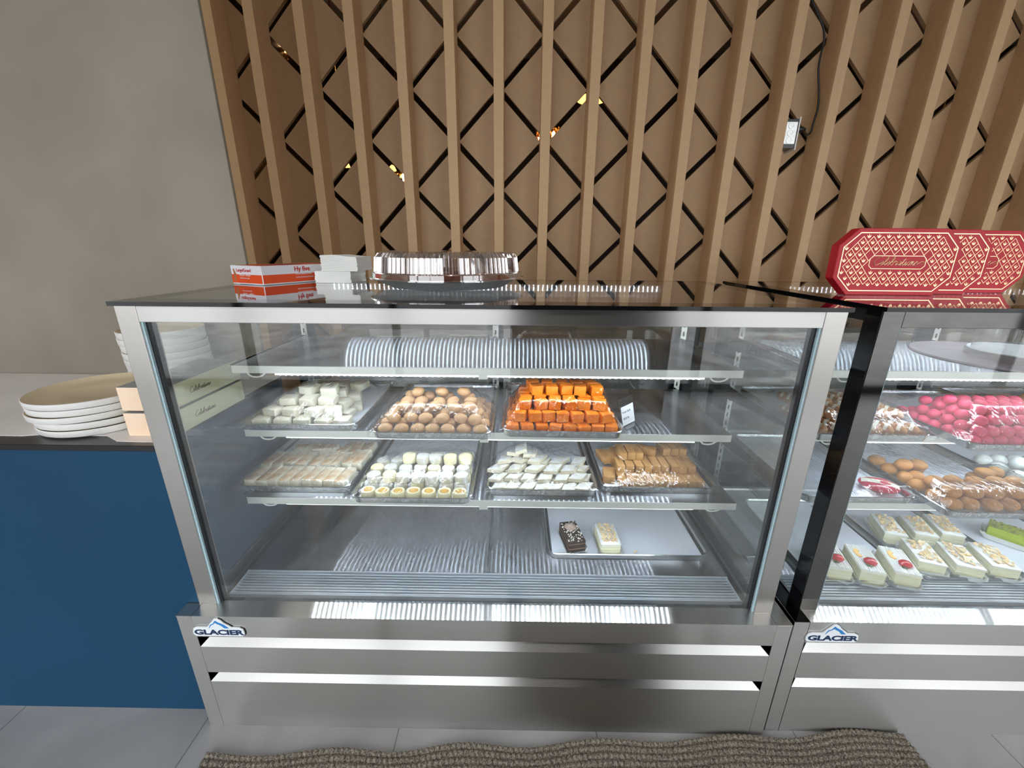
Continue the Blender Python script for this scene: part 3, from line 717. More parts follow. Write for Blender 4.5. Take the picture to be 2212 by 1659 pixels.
# --- deck tray in case one with two slices
M['paper_cup'] = mat('pleated_paper', (.85, .87, .85), .7, var=.02, vscale=30)
M['cream'] = mat('whipped_cream', (.88, .88, .84), .45, bump=.3, bscale=60, sss=.2)
M['sponge'] = mat('pale_sponge', (.80, .77, .50), .8, col2=(.85, .83, .64), vscale=40, bump=.5, bscale=150, stretch=(1, 1, 3))
M['flake'] = mat('almond_flakes', hexc(226, 190, 130), .5, col2=hexc(246, 228, 190), vscale=80)
M['choc'] = mat('chocolate_sponge', (.035, .016, .010), .8, bump=.7, bscale=150, var=.3, vscale=60)
M['choc_cream'] = mat('mocha_cream', (.28, .17, .11), .5)
M['rosette'] = mat('mocha_rosette', (.50, .36, .30), .55, bump=.4, bscale=120)
M['berry'] = mat('glazed_strawberry', (.50, .012, .02), .15, bump=.3, bscale=160, coat=.6); M['leafgreen'] = mat('strawberry_leaf', (.10, .13, .05), .6)
M['peach'] = mat('peach_piece', hexc(246, 198, 120), .3)
M['pist'] = mat('pistachio_crumbs', (.14, .12, .03), .7, col2=(.45, .42, .12), vscale=120, bump=.8, bscale=120); M['lime'] = mat('lime_cream', hexc(166, 184, 28), .5)
def flakes_mesh(name, m, a, b, z, n, s, sd, zr=.003):
    r = random.Random(sd); mb = MB()
    for k in range(n):
        x, y = r.uniform(-a/2, a/2), r.uniform(-b/2, b/2); q = s*r.uniform(.6, 1.2); R = Matrix.Translation((x, y, z+r.uniform(0, zr))) @ Euler((r.uniform(-.5, .5), r.uniform(-.5, .5), r.uniform(0, 6))).to_matrix().to_4x4()
        pts = [R @ Vector((q*math.cos(2*PI*i/7), .6*q*math.sin(2*PI*i/7), 0)) for i in range(7)]; p2 = [p+Vector((0, 0, .0008)) for p in pts]
        mb.add(pts+p2, [tuple(range(7))[::-1], tuple(range(7, 14))]+[(i, (i+1) % 7, 7+(i+1) % 7, 7+i) for i in range(7)])
    return mb.mesh(name, m)
def cup_mesh(a, b, h, sd, flare=.012):
    n = 120; mb = MB(); L = []
    base = rrect(a, b, .012, 29)
    for (o, z) in ((0, 0), (.25, h*.3), (1, h)):
        lp = []
        for k, (x, y) in enumerate(base):
            d = math.hypot(x, y); pl = (.0012 if k % 2 else -.0012); f = 1+(flare*o+pl)/d
            lp.append((x*f, y*f, z+(.004*math.sin(k*.21+sd) if o == 1 else 0)))
        L.append(lp)
    loft(mb, L, cap0=True, cap1=False); return mb.mesh('paper_cup', M['paper_cup'])
def slice_parts(kind, a=.062, b=.115, h=.045, sd=0):
    lay = MB()
    if kind == 'choc':
        for (z0, z1, mi) in ((0.001, .016, 0), (.016, .019, 1), (.019, .034, 0), (.034, .036, 1), (.036, h, 0)): lay.box(-a/2, a/2, -b/2, b/2, z0, z1, mi)
        me = lay.mesh('cake_slice', [M['choc'], M['choc_cream']])
        k = [('white_flakes', flakes_mesh('white_flakes', mat('white_flake', (.8, .76, .66), .5), a, b, h, 90, .0032, sd, .001)),
             ('rosette', None)]
        mb = MB()
        for j in range(4): mb.lathe([(.017-.003*j, h+.003*j), (.019-.004*j, h+.003*j+.002), (.015-.004*j, h+.003*j+.004)], 22, 0, .022, ridge=.07)
        k[1] = ('rosette', mb.mesh('rosette', M['rosette'], smooth=True))
        k.append(('paper_cup', cup_mesh(a+.004, b, .014, sd)))
        return me, k
    mi_l = ((0.001, .011, 0), (.011, .0135, 1), (.0135, .024, 0), (.024, .0265, 1), (.0265, h-.006, 0), (h-.006, h, 1))
    for (z0, z1, mi) in mi_l:
        e = .001 if mi else 0; lay.box(-a/2-e, a/2+e, -b/2-e*.5, b/2+e*.5, z0, z1, mi)
    me = lay.mesh('cake_slice', [M['sponge'], M['cream']], bevel=.0012, seg=1)
    cup = ('paper_cup', cup_mesh(a+.006, b+.004, .020, sd))
    if kind == 'almond':
        mb = MB(); r = random.Random(sd); n = 9; vs = []; fs = []
        for j in range(n*2):
            for i in range(n): 
                e = (i in (0, n-1) or j in (0, 2*n-1)); vs.append((-a/2-.001+(a+.002)*i/(n-1), -b/2-.001+(b+.002)*j/(2*n-1), h+(0 if e else r.uniform(.001, .005))))
        for j in range(2*n-1):
            for i in range(n-1): q = j*n+i; fs.append((q, q+1, q+n+1, q+n))
        cr_ = mb.add(vs, fs).mesh('cream_topping', M['cream'], smooth=True)
        return me, [cup, ('cream_topping', cr_), ('almond_flakes', flakes_mesh('almond_flakes', M['flake'], a*.75, b*.85, h+.0035, 85, .0065, sd, .004))]
    if kind == 'fruit':
        mb = MB()
        for i in range(11): mb.tube([(-a/2+.003+(a-.006)*i/10, -b/2+.001, h+.0012), (-a/2+.003+(a-.006)*i/10, b/2-.001, h+.0012)], .0028, 6)
        rid = mb.mesh('piped_cream', M['cream'], smooth=True)
        st = MB().lathe([(.002, 0), (.013, .003), (.015, .009), (.011, .015), (.003, .018)], 18).mesh('strawberry', M['berry'], smooth=True)
        for v in st.vertices: v.co = Vector((v.co.x*1.15+.004, v.co.y-.022, v.co.z+h+.001))
        lf = flakes_mesh('strawberry_leaf', M['leafgreen'], .012, .006, h+.004, 9, .005, sd, .002)
        for v in lf.vertices: v.co += Vector((-.002, -.037, 0))
        pc = MB()
        arc = [(-.012+.010*math.cos(t), .018+.020*math.sin(t)) for t in [PI*(.3+1.4*k/8) for k in range(9)]]+[(-.006+.004*math.cos(t), .018+.010*math.sin(t)) for t in [PI*(1.7-1.4*k/8) for k in range(9)]]
        pc.prism(arc, 'z', h+.0015, h+.006)
        pme = pc.mesh('peach_piece', M['peach'], bevel=.001, seg=1)
        return me, [cup, ('piped_cream', rid), ('strawberry', st), ('strawberry_leaf', lf), ('peach_piece', pme)]
    if kind == 'pistachio':
        me.materials[0] = M['lime']; me.materials[1] = M['lime']
        return me, [cup, ('pistachio_crumbs', flakes_mesh('pistachio_crumbs', M['pist'], a, b, h, 160, .0035, sd, .003))]
def put_slice(kind, x, y, z, rz, lab, sd, grp=None, **k):
    me, kids = slice_parts(kind, sd=sd, **k); o = put('cake_slice', me, None, (x, y, z), (0, 0, rz)); tag(o, lab, 'cake', grp)
    for nm, km in kids: put(nm, km, o)
    return o
tH = Tray('H', .958, .218, DECK+.0005, .512, .40, 'nearly empty sheet pan with two cake slices on the bottom deck')
put_slice('choc', 1.042, .292, DECK+.0065, .20, 'dark chocolate cake slice with a mocha rosette on top', 3, b=.105, a=.056)
put_slice('almond', 1.158, .285, DECK+.0065, .02, 'cream cake slice with almond flakes, beside the dark chocolate slice', 5, b=.105, h=.043)
fl = MB()
tag(put('almond_crumb', flakes_mesh('almond_crumb', M['flake'], .001, .001, 0, 1, .008, 3, 0), None, (1.245, .25, DECK+.008)), 'single loose almond flake on the paper right of the cream slice', 'crumb')
# ---------------------------------------------------------------- contents of the second case
Z2, Z3, ZD = S2, S3, DECK+.0005
M['pastry'] = mat('golden_pastry', hexc(176, 112, 58), .45, col2=hexc(206, 150, 92), vscale=25, bump=.15, bscale=60)
M['icing'] = mat('cream_icing', (.85, .80, .66), .4)
tR = Tray('R', 1.662, .168, Z2, .325, .42, 'sheet pan of golden rolls with cream stripes, in the dark framed case')
def roll_me(sd):
    mb = MB(); L = .095; n = 14; vs = []; fs = []; R = .0165
    prof = [(0, .004), (.006, .010), (.014, .0155)]+[(t, R) for t in span(.022, L-.022, 10)]+[(L-.014, .0155), (L-.006, .010), (L, .004)]
    for (t, r) in prof:
        for k in range(n): a = 2*PI*k/n; vs.append((r*math.cos(a), t-L/2, R+r*math.sin(a)*.95))
    for j in range(len(prof)-1):
        for k in range(n): fs.append((j*n+k, j*n+(k+1) % n, (j+1)*n+(k+1) % n, (j+1)*n+k))
    fs += [tuple(range(n))[::-1], tuple(range((len(prof)-1)*n, len(prof)*n))]
    return mb.add(vs, fs).mesh('pastry_roll', M['pastry'], smooth=True)
def stripe_me():
    mb = MB(); R = .0170
    for t in (-.026, .0, .026):
        vs = []; n = 9
        for w in (-.005, .005):
            for k in range(n):
                a = PI*(.08+.84*k/(n-1)); vs.append((R*math.cos(a), t+w+.010*math.cos(a), .0165+R*math.sin(a)*.96))
        mb.add(vs, [(k, k+1, n+k+1, n+k) for k in range(n-1)])
    return mb.mesh('icing_stripe', M['icing'], smooth=True)
sm = stripe_me()
hR = Heap(tR, 'pastry_roll', [roll_me(1)], 'pastry', 'golden roll with cream stripes', 'golden striped rolls', (.034, .095, .034))
hR.row(span(.035, .29, 8), .06, 0, 'front bottom row', rz=.15, jr=.05, kids=[('icing_stripe', sm)])
hR.row(span(.035, .29, 8), .16, 0, 'second bottom row', rz=.1, jr=.05, kids=[('icing_stripe', sm)])
hR.row(span(.05, .27, 7), .105, .030, 'upper layer', rz=.12, jr=.06, kids=[('icing_stripe', sm)])
hR.row(span(.05, .27, 6), .195, .030, 'back of the upper layer', rz=.12, jr=.06, kids=[('icing_stripe', sm)])
tR.film(31, slack=.002)
M['pink'] = mat('pink_milk_ball', hexc(232, 62, 104), .45, col2=hexc(244, 90, 124), vscale=12, bump=.1, bscale=60, sss=.2)
tP = Tray('P', 2.035, .115, Z2, .34, .44, 'sheet pan heaped with bright pink balls, in the dark framed case')
msP = [ball_mesh('pink_ball', M['pink'], .0172, .0165, .0145, .05, k+9) for k in range(3)]
hP = Heap(tP, 'pink_ball', msP, 'sweet', 'bright pink ball', 'bright pink balls', (.034, .034, .028))
hP.row(span(.03, .31, 9), .028, 0, 'front bottom row', tilt=.3)
for i in range(1, 7): hP.row([.03, .064], .028+i*.036, 0, 'left end, %s bottom row' % ORD[i], tilt=.3)
for i in range(5): hP.row(span(.045, .30, 8), .045+i*.038, .022, '%s row one layer up' % ORD[i], tilt=.3)
for i in range(5): hP.row(span(.065, .285, 7), .066+i*.037, .044, '%s row two layers up' % ORD[i], tilt=.3)
for i in range(3): hP.row(span(.085, .265, 6), .090+i*.037, .065, '%s row of the top layer' % ORD[i], tilt=.3)
tP.film(33, slack=.003)
M['amberball'] = mat('amber_sweet', hexc(196, 120, 28), .35, col2=hexc(222, 150, 50), vscale=16, bump=.2, bscale=60)
tO = Tray('O', 2.392, .20, Z2, .33, .40, 'sheet pan of amber oval sweets right of the pink balls')
hO = Heap(tO, 'amber_oval', [ball_mesh('amber_oval', M['amberball'], .026, .020, .018, .05, k+20) for k in range(2)], 'sweet', 'amber oval sweet', 'amber oval sweets', (.05, .04, .036))
for i in range(4): hO.row(span(.035, .30, 6), .05+i*.05, 0, '%s bottom row' % ORD[i], tilt=.2)
for i in range(3): hO.row(span(.06, .28, 5), .08+i*.05, .030, '%s row one layer up' % ORD[i], tilt=.2)
hO.row(span(.08, .26, 4), .13, .058, 'top layer', tilt=.2)
tO.film(35)
tQ = Tray('Q', 1.665, .150, Z3, .32, .42, 'paper lined sheet pan with one pink roll, in the dark framed case')
M['pinkroll'] = mat('pink_coconut_roll', hexc(214, 36, 72), .6, bump=.4, bscale=120, var=.1, vscale=40)
pr = put('coconut_roll', ball_mesh('coconut_roll', M['pinkroll'], .050, .031, .0185, .03, 4), None, (1.925, .215, Z3+.005), (0, 0, -.55)); tag(pr, 'pink oval coconut roll with white cream stripes, alone on its pan', 'sweet')
mb = MB()
for t in (-.013, .013):
    vs = []
    for k in range(15):
        x = -.044+.088*k/14; e = math.sqrt(max(0, 1-(x/.051)**2))
        for (dy) in (-.0075, .0075): 
            yy = t*e+dy; zz = .0185+.0193*math.sqrt(max(0, e*e-(yy/.0315)**2)); vs.append((x, yy, zz))
    mb.add(vs, [(2*k, 2*k+1, 2*k+3, 2*k+2) for k in range(14)])
mb.build('cream_stripe', M['icing'], pr, smooth=True)
tQ.mark(.26, .065, .05, .04, .042); tQ.film(37, slack=.002)
M['brownball'] = mat('golden_brown_bun', hexc(186, 122, 52), .45, col2=hexc(206, 146, 74), vscale=14, bump=.15, bscale=60)
M['dust'] = mat('sugar_dust', (.8, .76, .68), .8)
tN = Tray('N', 2.008, .085, Z3, .335, .46, 'sheet pan of golden brown sugared balls, in the dark framed case')
msN = [ball_mesh('sugared_ball', M['brownball'], .0235, .0215, .0165, .05, k+30) for k in range(3)]
hN = Heap(tN, 'sugared_ball', msN, 'sweet', 'golden brown sugared ball', 'golden brown sugared balls', (.046, .044, .033))
hN.row(span(.04, .30, 6), .038, 0, 'front bottom row', tilt=.2)
hN.row(span(.035, .30, 6), .085, 0, 'second bottom row', tilt=.2)
hN.row(span(.035, .30, 6), .135, 0, 'third bottom row', tilt=.2)
hN.row([.035, .075, .25, .295], .185, 0, 'fourth bottom row', tilt=.2)
hN.row([.035, .075, .11], .235, 0, 'fifth bottom row', tilt=.2); hN.row([.04], .285, 0, 'far back of the bottom layer')
hN.row(span(.055, .285, 5), .062, .026, 'front row one layer up', tilt=.2); hN.row(span(.055, .285, 5), .112, .026, 'second row one layer up', tilt=.2)
hN.row([.25, .29], .165, .026, 'right end one layer up', tilt=.2); hN.row([.055, .095], .21, .026, 'left end one layer up', tilt=.2)
tN.film(39, slack=.002)
M['whiteball'] = mat('white_milk_ball', (.72, .76, .72), .4, sss=.2)
tW = Tray('W', 2.362, .13, Z3, .33, .44, 'sheet pan of white milk balls, right of the brown balls')
hW = Heap(tW, 'white_ball', [ball_mesh('white_ball', M['whiteball'], .023, .023, .019, .03, 50)], 'sweet', 'white milk ball', 'white milk balls', (.046, .046, .038))
for i in range(5): hW.row(span(.035, .30, 6), .045+i*.05, 0, '%s row' % ORD[i])
for i in range(3): hW.row(span(.06, .27, 5), .07+i*.05, .031, '%s row of the upper layer' % ORD[i])
# bottom deck
t1 = Tray('d1', 1.735, .123, ZD, .325, .42, 'sheet pan with three strawberry topped slices on the bottom deck')
t2_ = Tray('d2', 2.068, .140, ZD, .30, .42, 'sheet pan with almond cream slices on the bottom deck')
t3_ = Tray('d3', 2.395, .150, ZD, .33, .42, 'sheet pan holding the green pistachio slice on the bottom deck')
zc = ZD+.0062
for i, (x, y, a) in enumerate(((1.826, .190, -.25), (1.915, .176, -.30), (2.012, .168, -.33))):
    put_slice('fruit', x, y, zc, a, ['cream slice with strawberry, partly hidden by the dark case post', 'cream slice with dark strawberry, middle of the three fruit slices', 'cream slice with strawberry, nearest the almond slices'][i], 10+i, 'strawberry cream slices', a=.062, h=.050, b=.120)
for i, (x, y, a) in enumerate(((2.128, .214, -.33), (2.228, .200, -.33), (2.330, .200, -.30))):
    put_slice('almond', x, y, zc, a, 'almond cream slice, %s of the front row in the dark framed case' % ['leftmost', 'middle', 'rightmost'][i], 20+i, 'almond cream slices in the dark framed case', a=.066, h=.048, b=.112)
for i, (x, y, a) in enumerate(((2.133, .348, -.33), (2.232, .345, -.33), (2.322, .350, -.30))):
    put_slice('almond', x, y, zc, a, 'almond cream slice, %s of the back row in the dark framed case' % ['leftmost', 'middle', 'rightmost'][i], 30+i, 'almond cream slices in the dark framed case', a=.062, h=.048, b=.112)
put_slice('pistachio', 2.535, .325, zc, .7, 'green pistachio slice in a large paper cup, right of the almond slices', 41, h=.046)
# cake board with clear cylinder on the top shelf
cb = empty('cake_board', (2.335, .375, 1.0245)); tag(cb, 'round cake board with a clear cylinder lid, on the upper shelf', 'cake stand')
M['board'] = mat('grey_pink_board', (.42, .34, .36), .6, bump=.1); M['foam'] = mat('grey_cake_base', (.32, .28, .27), .8, bump=.5, bscale=60)
MB().lathe([(.215, 0), (.215, .005)], 64).build('board', M['board'], cb)
b2 = MB().lathe([(.13, .005), (.132, .02), (.128, .024)], 48).build('foam_base', M['foam'], cb, smooth=True); b2.location = (.03, -.03, 0)
MB().lathe([(.128, .0245), (.126, .027)], 48).build('cream_ring', M['cream'], cb).location = (.03, -.03, 0)
MB().lathe([(.085, .028), (.083, .10), (.078, .105)], 40).build('clear_cylinder', M['acrylic'], cb, smooth=True).location = (-.02, -.03, 0)
# ------------------------------------------------------------------ things on top of the cases
ZT = H+.0006
M['card_red'] = mat('deep_red_card', hexc(184, 6, 34), .5, bump=.05, bscale=200)
M['gold'] = mat('gold_foil', (.86, .66, .40), .32, .85)
M['glove_orange'] = mat('orange_print', hexc(226, 78, 26), .45); M['print_white'] = mat('white_card', (.76, .76, .80), .45); M['print_red'] = mat('red_print', hexc(200, 40, 30), .5)
M['skin_print'] = mat('printed_hand', hexc(176, 108, 70), .5)
# glove box
gx, gy, ga = .099, .380, math.radians(66)
gb = empty('glove_box', (gx, gy, ZT), ga); tag(gb, 'white and orange cardboard glove box on the glass top beside napkins', 'box')
GL, GW, GH = .26, .14, .055
MB().box(0, GL, 0, GW, 0, GH).build('carton', M['print_white'], gb, bevel=.0012, seg=1)
MB().box(.002, GL-.002, -.0006, 0, .004, .029).build('orange_band', M['glove_orange'], gb)
MB().box(-.0006, 0, .002, GW-.002, .004, .029).build('orange_band', M['glove_orange'], gb)
MB().lathe([(.045, 0), (.045, .0008)], 30, sx=1.6, sy=.55).build('opening_print', M['cordblack'], gb).location = (GL/2, GW/2, GH)
MB().box(.01, GL-.01, .01, GW-.01, GH, GH+.0004).build('orange_top_print', M['glove_orange'], gb)
text('Hy five', .021, M['print_red'], gb, (.110, -.0008, .0365), FRONT, offset=.0003)
text('POLYETHYLENE GLOVES', .0055, M['print_white'], gb, (.113, -.0009, .0255), FRONT); text('GANTS EN POLYETHYLENE', .0055, M['print_white'], gb, (.113, -.0009, .0155), FRONT)
SIDE = (PI/2, 0, -PI/2)
text('Large/Grand', .0135, M['print_red'], gb, (-.0008, GW-.026, .037), SIDE)
text('500 gloves   500 gants', .0055, M['print_white'], gb, (-.0009, GW-.040, .025), SIDE); text('food service use only', .0050, M['print_white'], gb, (-.0009, GW-.040, .017), SIDE)
hp = MB().prism([(GW-.022, .008), (GW-.014, .008), (GW-.012, .024), (GW-.014, .034), (GW-.012, .044), (GW-.016, .046), (GW-.020, .036), (GW-.024, .030), (GW-.023, .022)], 'x', -.0012, -.0006)
hp.build('hand_print', M['skin_print'], gb)
# napkins: two packs, one on the other
M['tissue'] = mat('white_napkin_paper', (.86, .87, .83), .85, bump=.2, bscale=40)
def napkins(x, y, z, a, b, h, n, rz, lab, sag):
    t = empty('napkin_stack', (x, y, z), rz); tag(t, lab, 'napkins', 'napkin stacks on the glass top')
    r = random.Random(n); mb = MB()
    for k in range(n):
        e = r.uniform(-.0012, .0012); z0 = h*k/n; z1 = h*(k+1)/n-.0003
        N = 8; lo = []; up_ = []
        for i in range(N+1):
            u = i/N; s_ = sag*(k/n)*math.sin(PI*u*1.4+.4)
            lo.append((-a/2+a*u, z0+s_)); up_.append((-a/2+a*u, z1+s_))
        mb.prism([(p[0]+e, p[1]) for p in lo]+[(p[0]+e, p[1]) for p in up_[::-1]], 'y', -b/2+e, b/2+e)
    mb.build('folded_napkins', M['tissue'], t)
napkins(.262, .553, ZT, .118, .12, .036, 12, -.05, 'lower stack of folded white napkins, lying directly on the glass', .0)
napkins(.285, .556, ZT+.0365, .118, .12, .047, 14, -.05, 'upper stack of folded white napkins, its top sagging', .003)
# foil platter with ribbed clear dome and pastries inside
px_, py_ = .640, .425
dm = empty('domed_platter', (px_, py_, ZT)); dm.scale = (1.065, 1.065, 1.06); tag(dm, 'round foil platter with a ribbed clear plastic dome lid', 'platter')
n = 160; mb = MB(); L = []
for (r, z, rg) in ((.150, .0005, 0), (.158, .001, 0), (.192, .020, .010), (.206, .024, .0), (.208, .026, .0), (.203, .026, 0), (.190, .021, .010), (.156, .004, 0), (.148, .0025, 0)):
    L.append([(r*(1+(rg if k % 2 else 0))*math.cos(2*PI*k/n), r*(1+(rg if k % 2 else 0))*math.sin(2*PI*k/n), z) for k in range(n)])
loft(mb, L); mb.build('foil_pan', M['foil_pan'], dm, smooth=False)
mb = MB(); L = []; n = 4*84
for (r, z, rg) in ((.214, .024, 0), (.214, .027, 0), (.206, .028, 0), (.206, .040, 0), (.199, .042, 0), (.194, .043, .034), (.190, .080, .034), (.184, .090, .026), (.176, .0945, .01), (.150, .096, .0), (.08, .0965, 0), (.002, .0965, 0)):
    L.append([(r*(1+(rg if k % 4 < 2 else 0))*math.cos(2*PI*k/n), r*(1+(rg if k % 4 < 2 else 0))*math.sin(2*PI*k/n), z) for k in range(n)])
loft(mb, L, cap0=False); mb.build('dome_lid', M['plastic'], dm, smooth=False)
M['pink_pastry'] = mat('rosy_pastry', hexc(176, 108, 78), .6, col2=hexc(150, 84, 60), vscale=30, bump=.4, bscale=80)
rr = random.Random(12); k_ = 0
pm_ = [ball_mesh('filled_pastry', M['pink_pastry'], .032, .026, .016, .08, 70+k) for k in range(3)]
for ring_r, cnt in ((.155, 16), (.098, 9), (.036, 3)):
    for i in range(cnt):
        a = 2*PI*i/cnt; o = put('filled_pastry', pm_[k_ % 3], None, (px_+ring_r*math.cos(a), py_+ring_r*math.sin(a), ZT+.005), (0, 0, a)); k_ += 1
        tag(o, 'small rosy brown pastry under the ribbed clear dome lid', 'pastry', 'rosy pastries under the dome lid')
# red celebration boxes
def script_word(s):
    """hand lettering as strokes: list of polylines, x advance baked in"""
    G = {
     'C': ([(.9, 1.25), (.75, 1.45), (.45, 1.4), (.15, 1.0), (.05, .5), (.25, .1), (.6, .05), (.95, .3)], 1.0),
     'e': ([(-.05, .3), (.25, .35), (.4, .55), (.25, .7), (.08, .5), (.1, .15), (.3, .02), (.55, .3)], .55),
     'l': ([(-.05, .3), (.25, .7), (.4, 1.25), (.25, 1.4), (.12, 1.0), (.1, .3), (.22, .03), (.45, .3)], .45),
     'b': ([(-.05, .3), (.25, .7), (.4, 1.25), (.25, 1.4), (.12, 1.0), (.08, .2), (.3, .02), (.5, .3), (.35, .55), (.6, .5)], .6),
     'r': ([(-.02, .45), (.12, .75), (.2, .62), (.38, .62), (.3, .2), (.38, .02), (.55, .3)], .55),
     'a': ([(.5, .6), (.25, .68), (.05, .35), (.15, .05), (.4, .25), (.5, .62), (.42, .1), (.5, .02), (.65, .3)], .65),
     't': ([(-.02, .3), (.22, .8), (.3, 1.15), (.18, .4), (.2, .05), (.3, .02), (.48, .3)], .48),
     'i': ([(-.02, .3), (.18, .65), (.12, .15), (.2, .02), (.38, .3)], .38),
     'o': ([(.0, .35), (.2, .65), (.05, .45), (.08, .1), (.3, .05), (.42, .4), (.25, .65), (.4, .5), (.58, .55)], .58),
     'n': ([(-.02, .5), (.1, .68), (.06, .02), (.2, .55), (.36, .62), (.36, .1), (.45, .02), (.6, .3)], .6),
     's': ([(-.02, .3), (.25, .7), (.38, .3), (.25, .02), (.05, .1)], .45)}
    x = 0; out = []
    for ch in s:
        st, ad = G[ch]; out.append([(x+a+.22*b, b) for a, b in st]); x += ad
        if ch == 't': out.append([(x-.5+.15, .88), (x-.02+.2, .92)])
        if ch == 'i': out.append([(x-.15+.15, .95), (x-.12+.15, 1.0)])
    return out, x
def celebration_lettering(w, m, parent, loc, rot, stroke=.0011, flour=True):
    st, x = script_word('Celebrations'); k = w/x; mb = MB()
    for s_ in st:
        pts = smoothpts([Vector((a*k, b*k*.95, 0)) for a, b in s_], 4); mb.tube(pts, stroke, 5)
    if flour: mb.tube(smoothpts([Vector((x*k+.0, .003, 0)), Vector((x*k+.012, .010, 0)), Vector((x*k+.018, .007, 0)), Vector((x*k+.010, .002, 0))], 4), stroke, 5)
    return put('script_lettering', mb.mesh('script_lettering', m, smooth=True), parent, loc, rot)
BW, BH, BT, CH = .305, .165, .030, .042
def octo(w, h, c, i=0): 
    return [(c+i*.41, i), (w-c-i*.41, i), (w-i, c+i*.41), (w-i, h-c-i*.41), (w-c-i*.41, h-i), (c+i*.41, h-i), (i, h-c-i*.41), (i, c+i*.41)]
def red_box(x, y, z, rz, lab, tone):
    t = empty('gift_box', (x, y, z), rz); t.rotation_euler = (-.03, 0, rz); tag(t, lab, 'gift box', 'red celebration boxes on the glass top')
    MB().prism(octo(BW, BH, CH), 'y', 0, BT).build('carton', M['card_red'], t, bevel=.0012, seg=1)
    mb = MB(); o1, o2 = octo(BW, BH, CH, .010), octo(BW, BH, CH, .0122); n8 = 8
    for k in range(8):
        a, b, c, d = o1[k], o1[(k+1) % 8], o2[(k+1) % 8], o2[k]
        mb.prism([a, b, c, d], 'y', -.0009, 0)
    def inside(x_, z_, mg):
        return all(((q[0]-p[0])*(z_-p[1])-(q[1]-p[1])*(x_-p[0]))/math.hypot(q[0]-p[0], q[1]-p[1]) > mg for p, q in [(o2[k], o2[(k+1) % 8]) for k in range(8)])
    lx0, lx1, lz0, lz1 = BW*.27, BW*.735, BH*.40, BH*.60
    def free(x_, z_, mg=.004): return inside(x_, z_, mg) and not (lx0-mg < x_ < lx1+mg and lz0-mg < z_ < lz1+mg)
    pw, ph = .0245, .0172; petals = [[(-.0011, .0005), (0, .0062), (.0011, .0005)], [(-.0012, .0), (-.0056, .0036), (-.0030, -.0022)], [(.0012, .0), (.0056, .0036), (.0030, -.0022)], [(-.0032, -.0022), (0, -.0042), (.0032, -.0022), (0, -.0002)]]
    for j in range(12):
        for i in range(16):
            cx = i*pw+(pw/2 if j % 2 else 0)+.006; cz = j*ph*.86+.012
            if not free(cx, cz, .0045): continue
            for p_ in petals: mb.prism([(cx+a, cz+b) for a, b in p_], 'y', -.0007, 0)
    dz = ph*.86
    for j in range(12):
        for i in range(17):
            cx = i*pw+(pw/2 if j % 2 else 0)+.006; cz = j*dz+.012+dz
            # diamond net: short strokes between motif columns
            for (sx, sz) in ((1, 1), (1, -1)):
                ax_, az_ = cx, cz; bx_, bz_ = cx+sx*pw/2, cz+sz*dz
                if not (free(ax_, az_, .001) and free(bx_, bz_, .001)): continue
                dx, dzz = bx_-ax_, bz_-az_; l = math.hypot(dx, dzz); nx, nz = -dzz/l*.0005, dx/l*.0005
                mb.prism([(ax_+nx, az_+nz), (bx_+nx, bz_+nz), (bx_-nx, bz_-nz), (ax_-nx, az_-nz)], 'y', -.0005, 0)
    c = .008
    def lab_o(i): return [(lx0+c+i*.4, lz0+i), (lx1-c-i*.4, lz0+i), (lx1-i, lz0+c+i*.4), (lx1-i, lz1-c-i*.4), (lx1-c-i*.4, lz1-i), (lx0+c+i*.4, lz1-i), (lx0+i, lz1-c-i*.4), (lx0+i, lz0+c+i*.4)]
    a1, a2 = lab_o(0), lab_o(.0013)
    for k in range(8): mb.prism([a1[k], a1[(k+1) % 8], a2[(k+1) % 8], a2[k]], 'y', -.0008, 0)
    mb.build('foil_pattern', M['gold'], t)
    celebration_lettering(BW*.36, M['gold'], t, (BW*.305, -.0008, BH*.455), FRONT, .0007)
    return t
red_box(1.672, .252, ZT, -.02, 'red octagonal gift box standing frontmost, its whole lid in view', 0)
red_box(1.790, .290, ZT, -.02, 'red octagonal gift box in the middle, mostly hidden by the front one', 1)
red_box(1.945, .330, ZT, .0, 'red octagonal gift box at the back right with bright gold pattern', 2)
# ------------------------------------------------------------------ things on the blue counter
M['pulp'] = mat('unbleached_pulp', hexc(214, 196, 164), .7, bump=.1, bscale=80); M['plate_white'] = mat('white_rim', (.84, .83, .80), .5)
def plate_mesh(R, h, lip=.004):
    mb = MB(); n = 72; L = []
    prof = [(R*.88, 0, 0), (R*.955, .0016, 0), (R*.990, .0045, 0), (R, h, 0), (R*.988, h+.0008, 0), (R*.975, h-.001, 1), (R*.93, h*.62, 1), (R*.84, h*.42, 1), (R*.78, h*.40, 1), (R*.70, .0062, 1), (R*.45, .0058, 1), (R*.44, .0050, 1), (R*.02, .0050, 1)]
    m1 = prof[:5]; m2 = prof[4:]
    mb.lathe([(a, b) for a, b, c in m1], n, mi=0, cap=False); mb.lathe([(a, b) for a, b, c in m2], n, mi=1)
    mb.add([(R*.88*math.cos(2*PI*k/n), R*.88*math.sin(2*PI*k/n), 0) for k in range(n)], [tuple(range(n))], 0)
    return mb.mesh('plate', [M['plate_white'], M['pulp']], smooth=True, angle=60)
pm = plate_mesh(.138, .0185)
ZC = .885
pw_ = ['bottom', 'second from the bottom', 'middle', 'second from the top', 'top']
for k, (dx, dy) in enumerate(((.018, .0), (.012, .002), (-.006, -.002), (-.002, .001), (-.004, .0))):
    o = put('pulp_plate', pm, None, (-.262+dx*.6, .162+dy, ZC+k*.0172), (0, 0, k)); tag(o, 'white-rimmed tan plate, %s of the low stack' % pw_[k], 'plate', 'low stack of plates on the counter')
bm_ = plate_mesh(.113, .024)
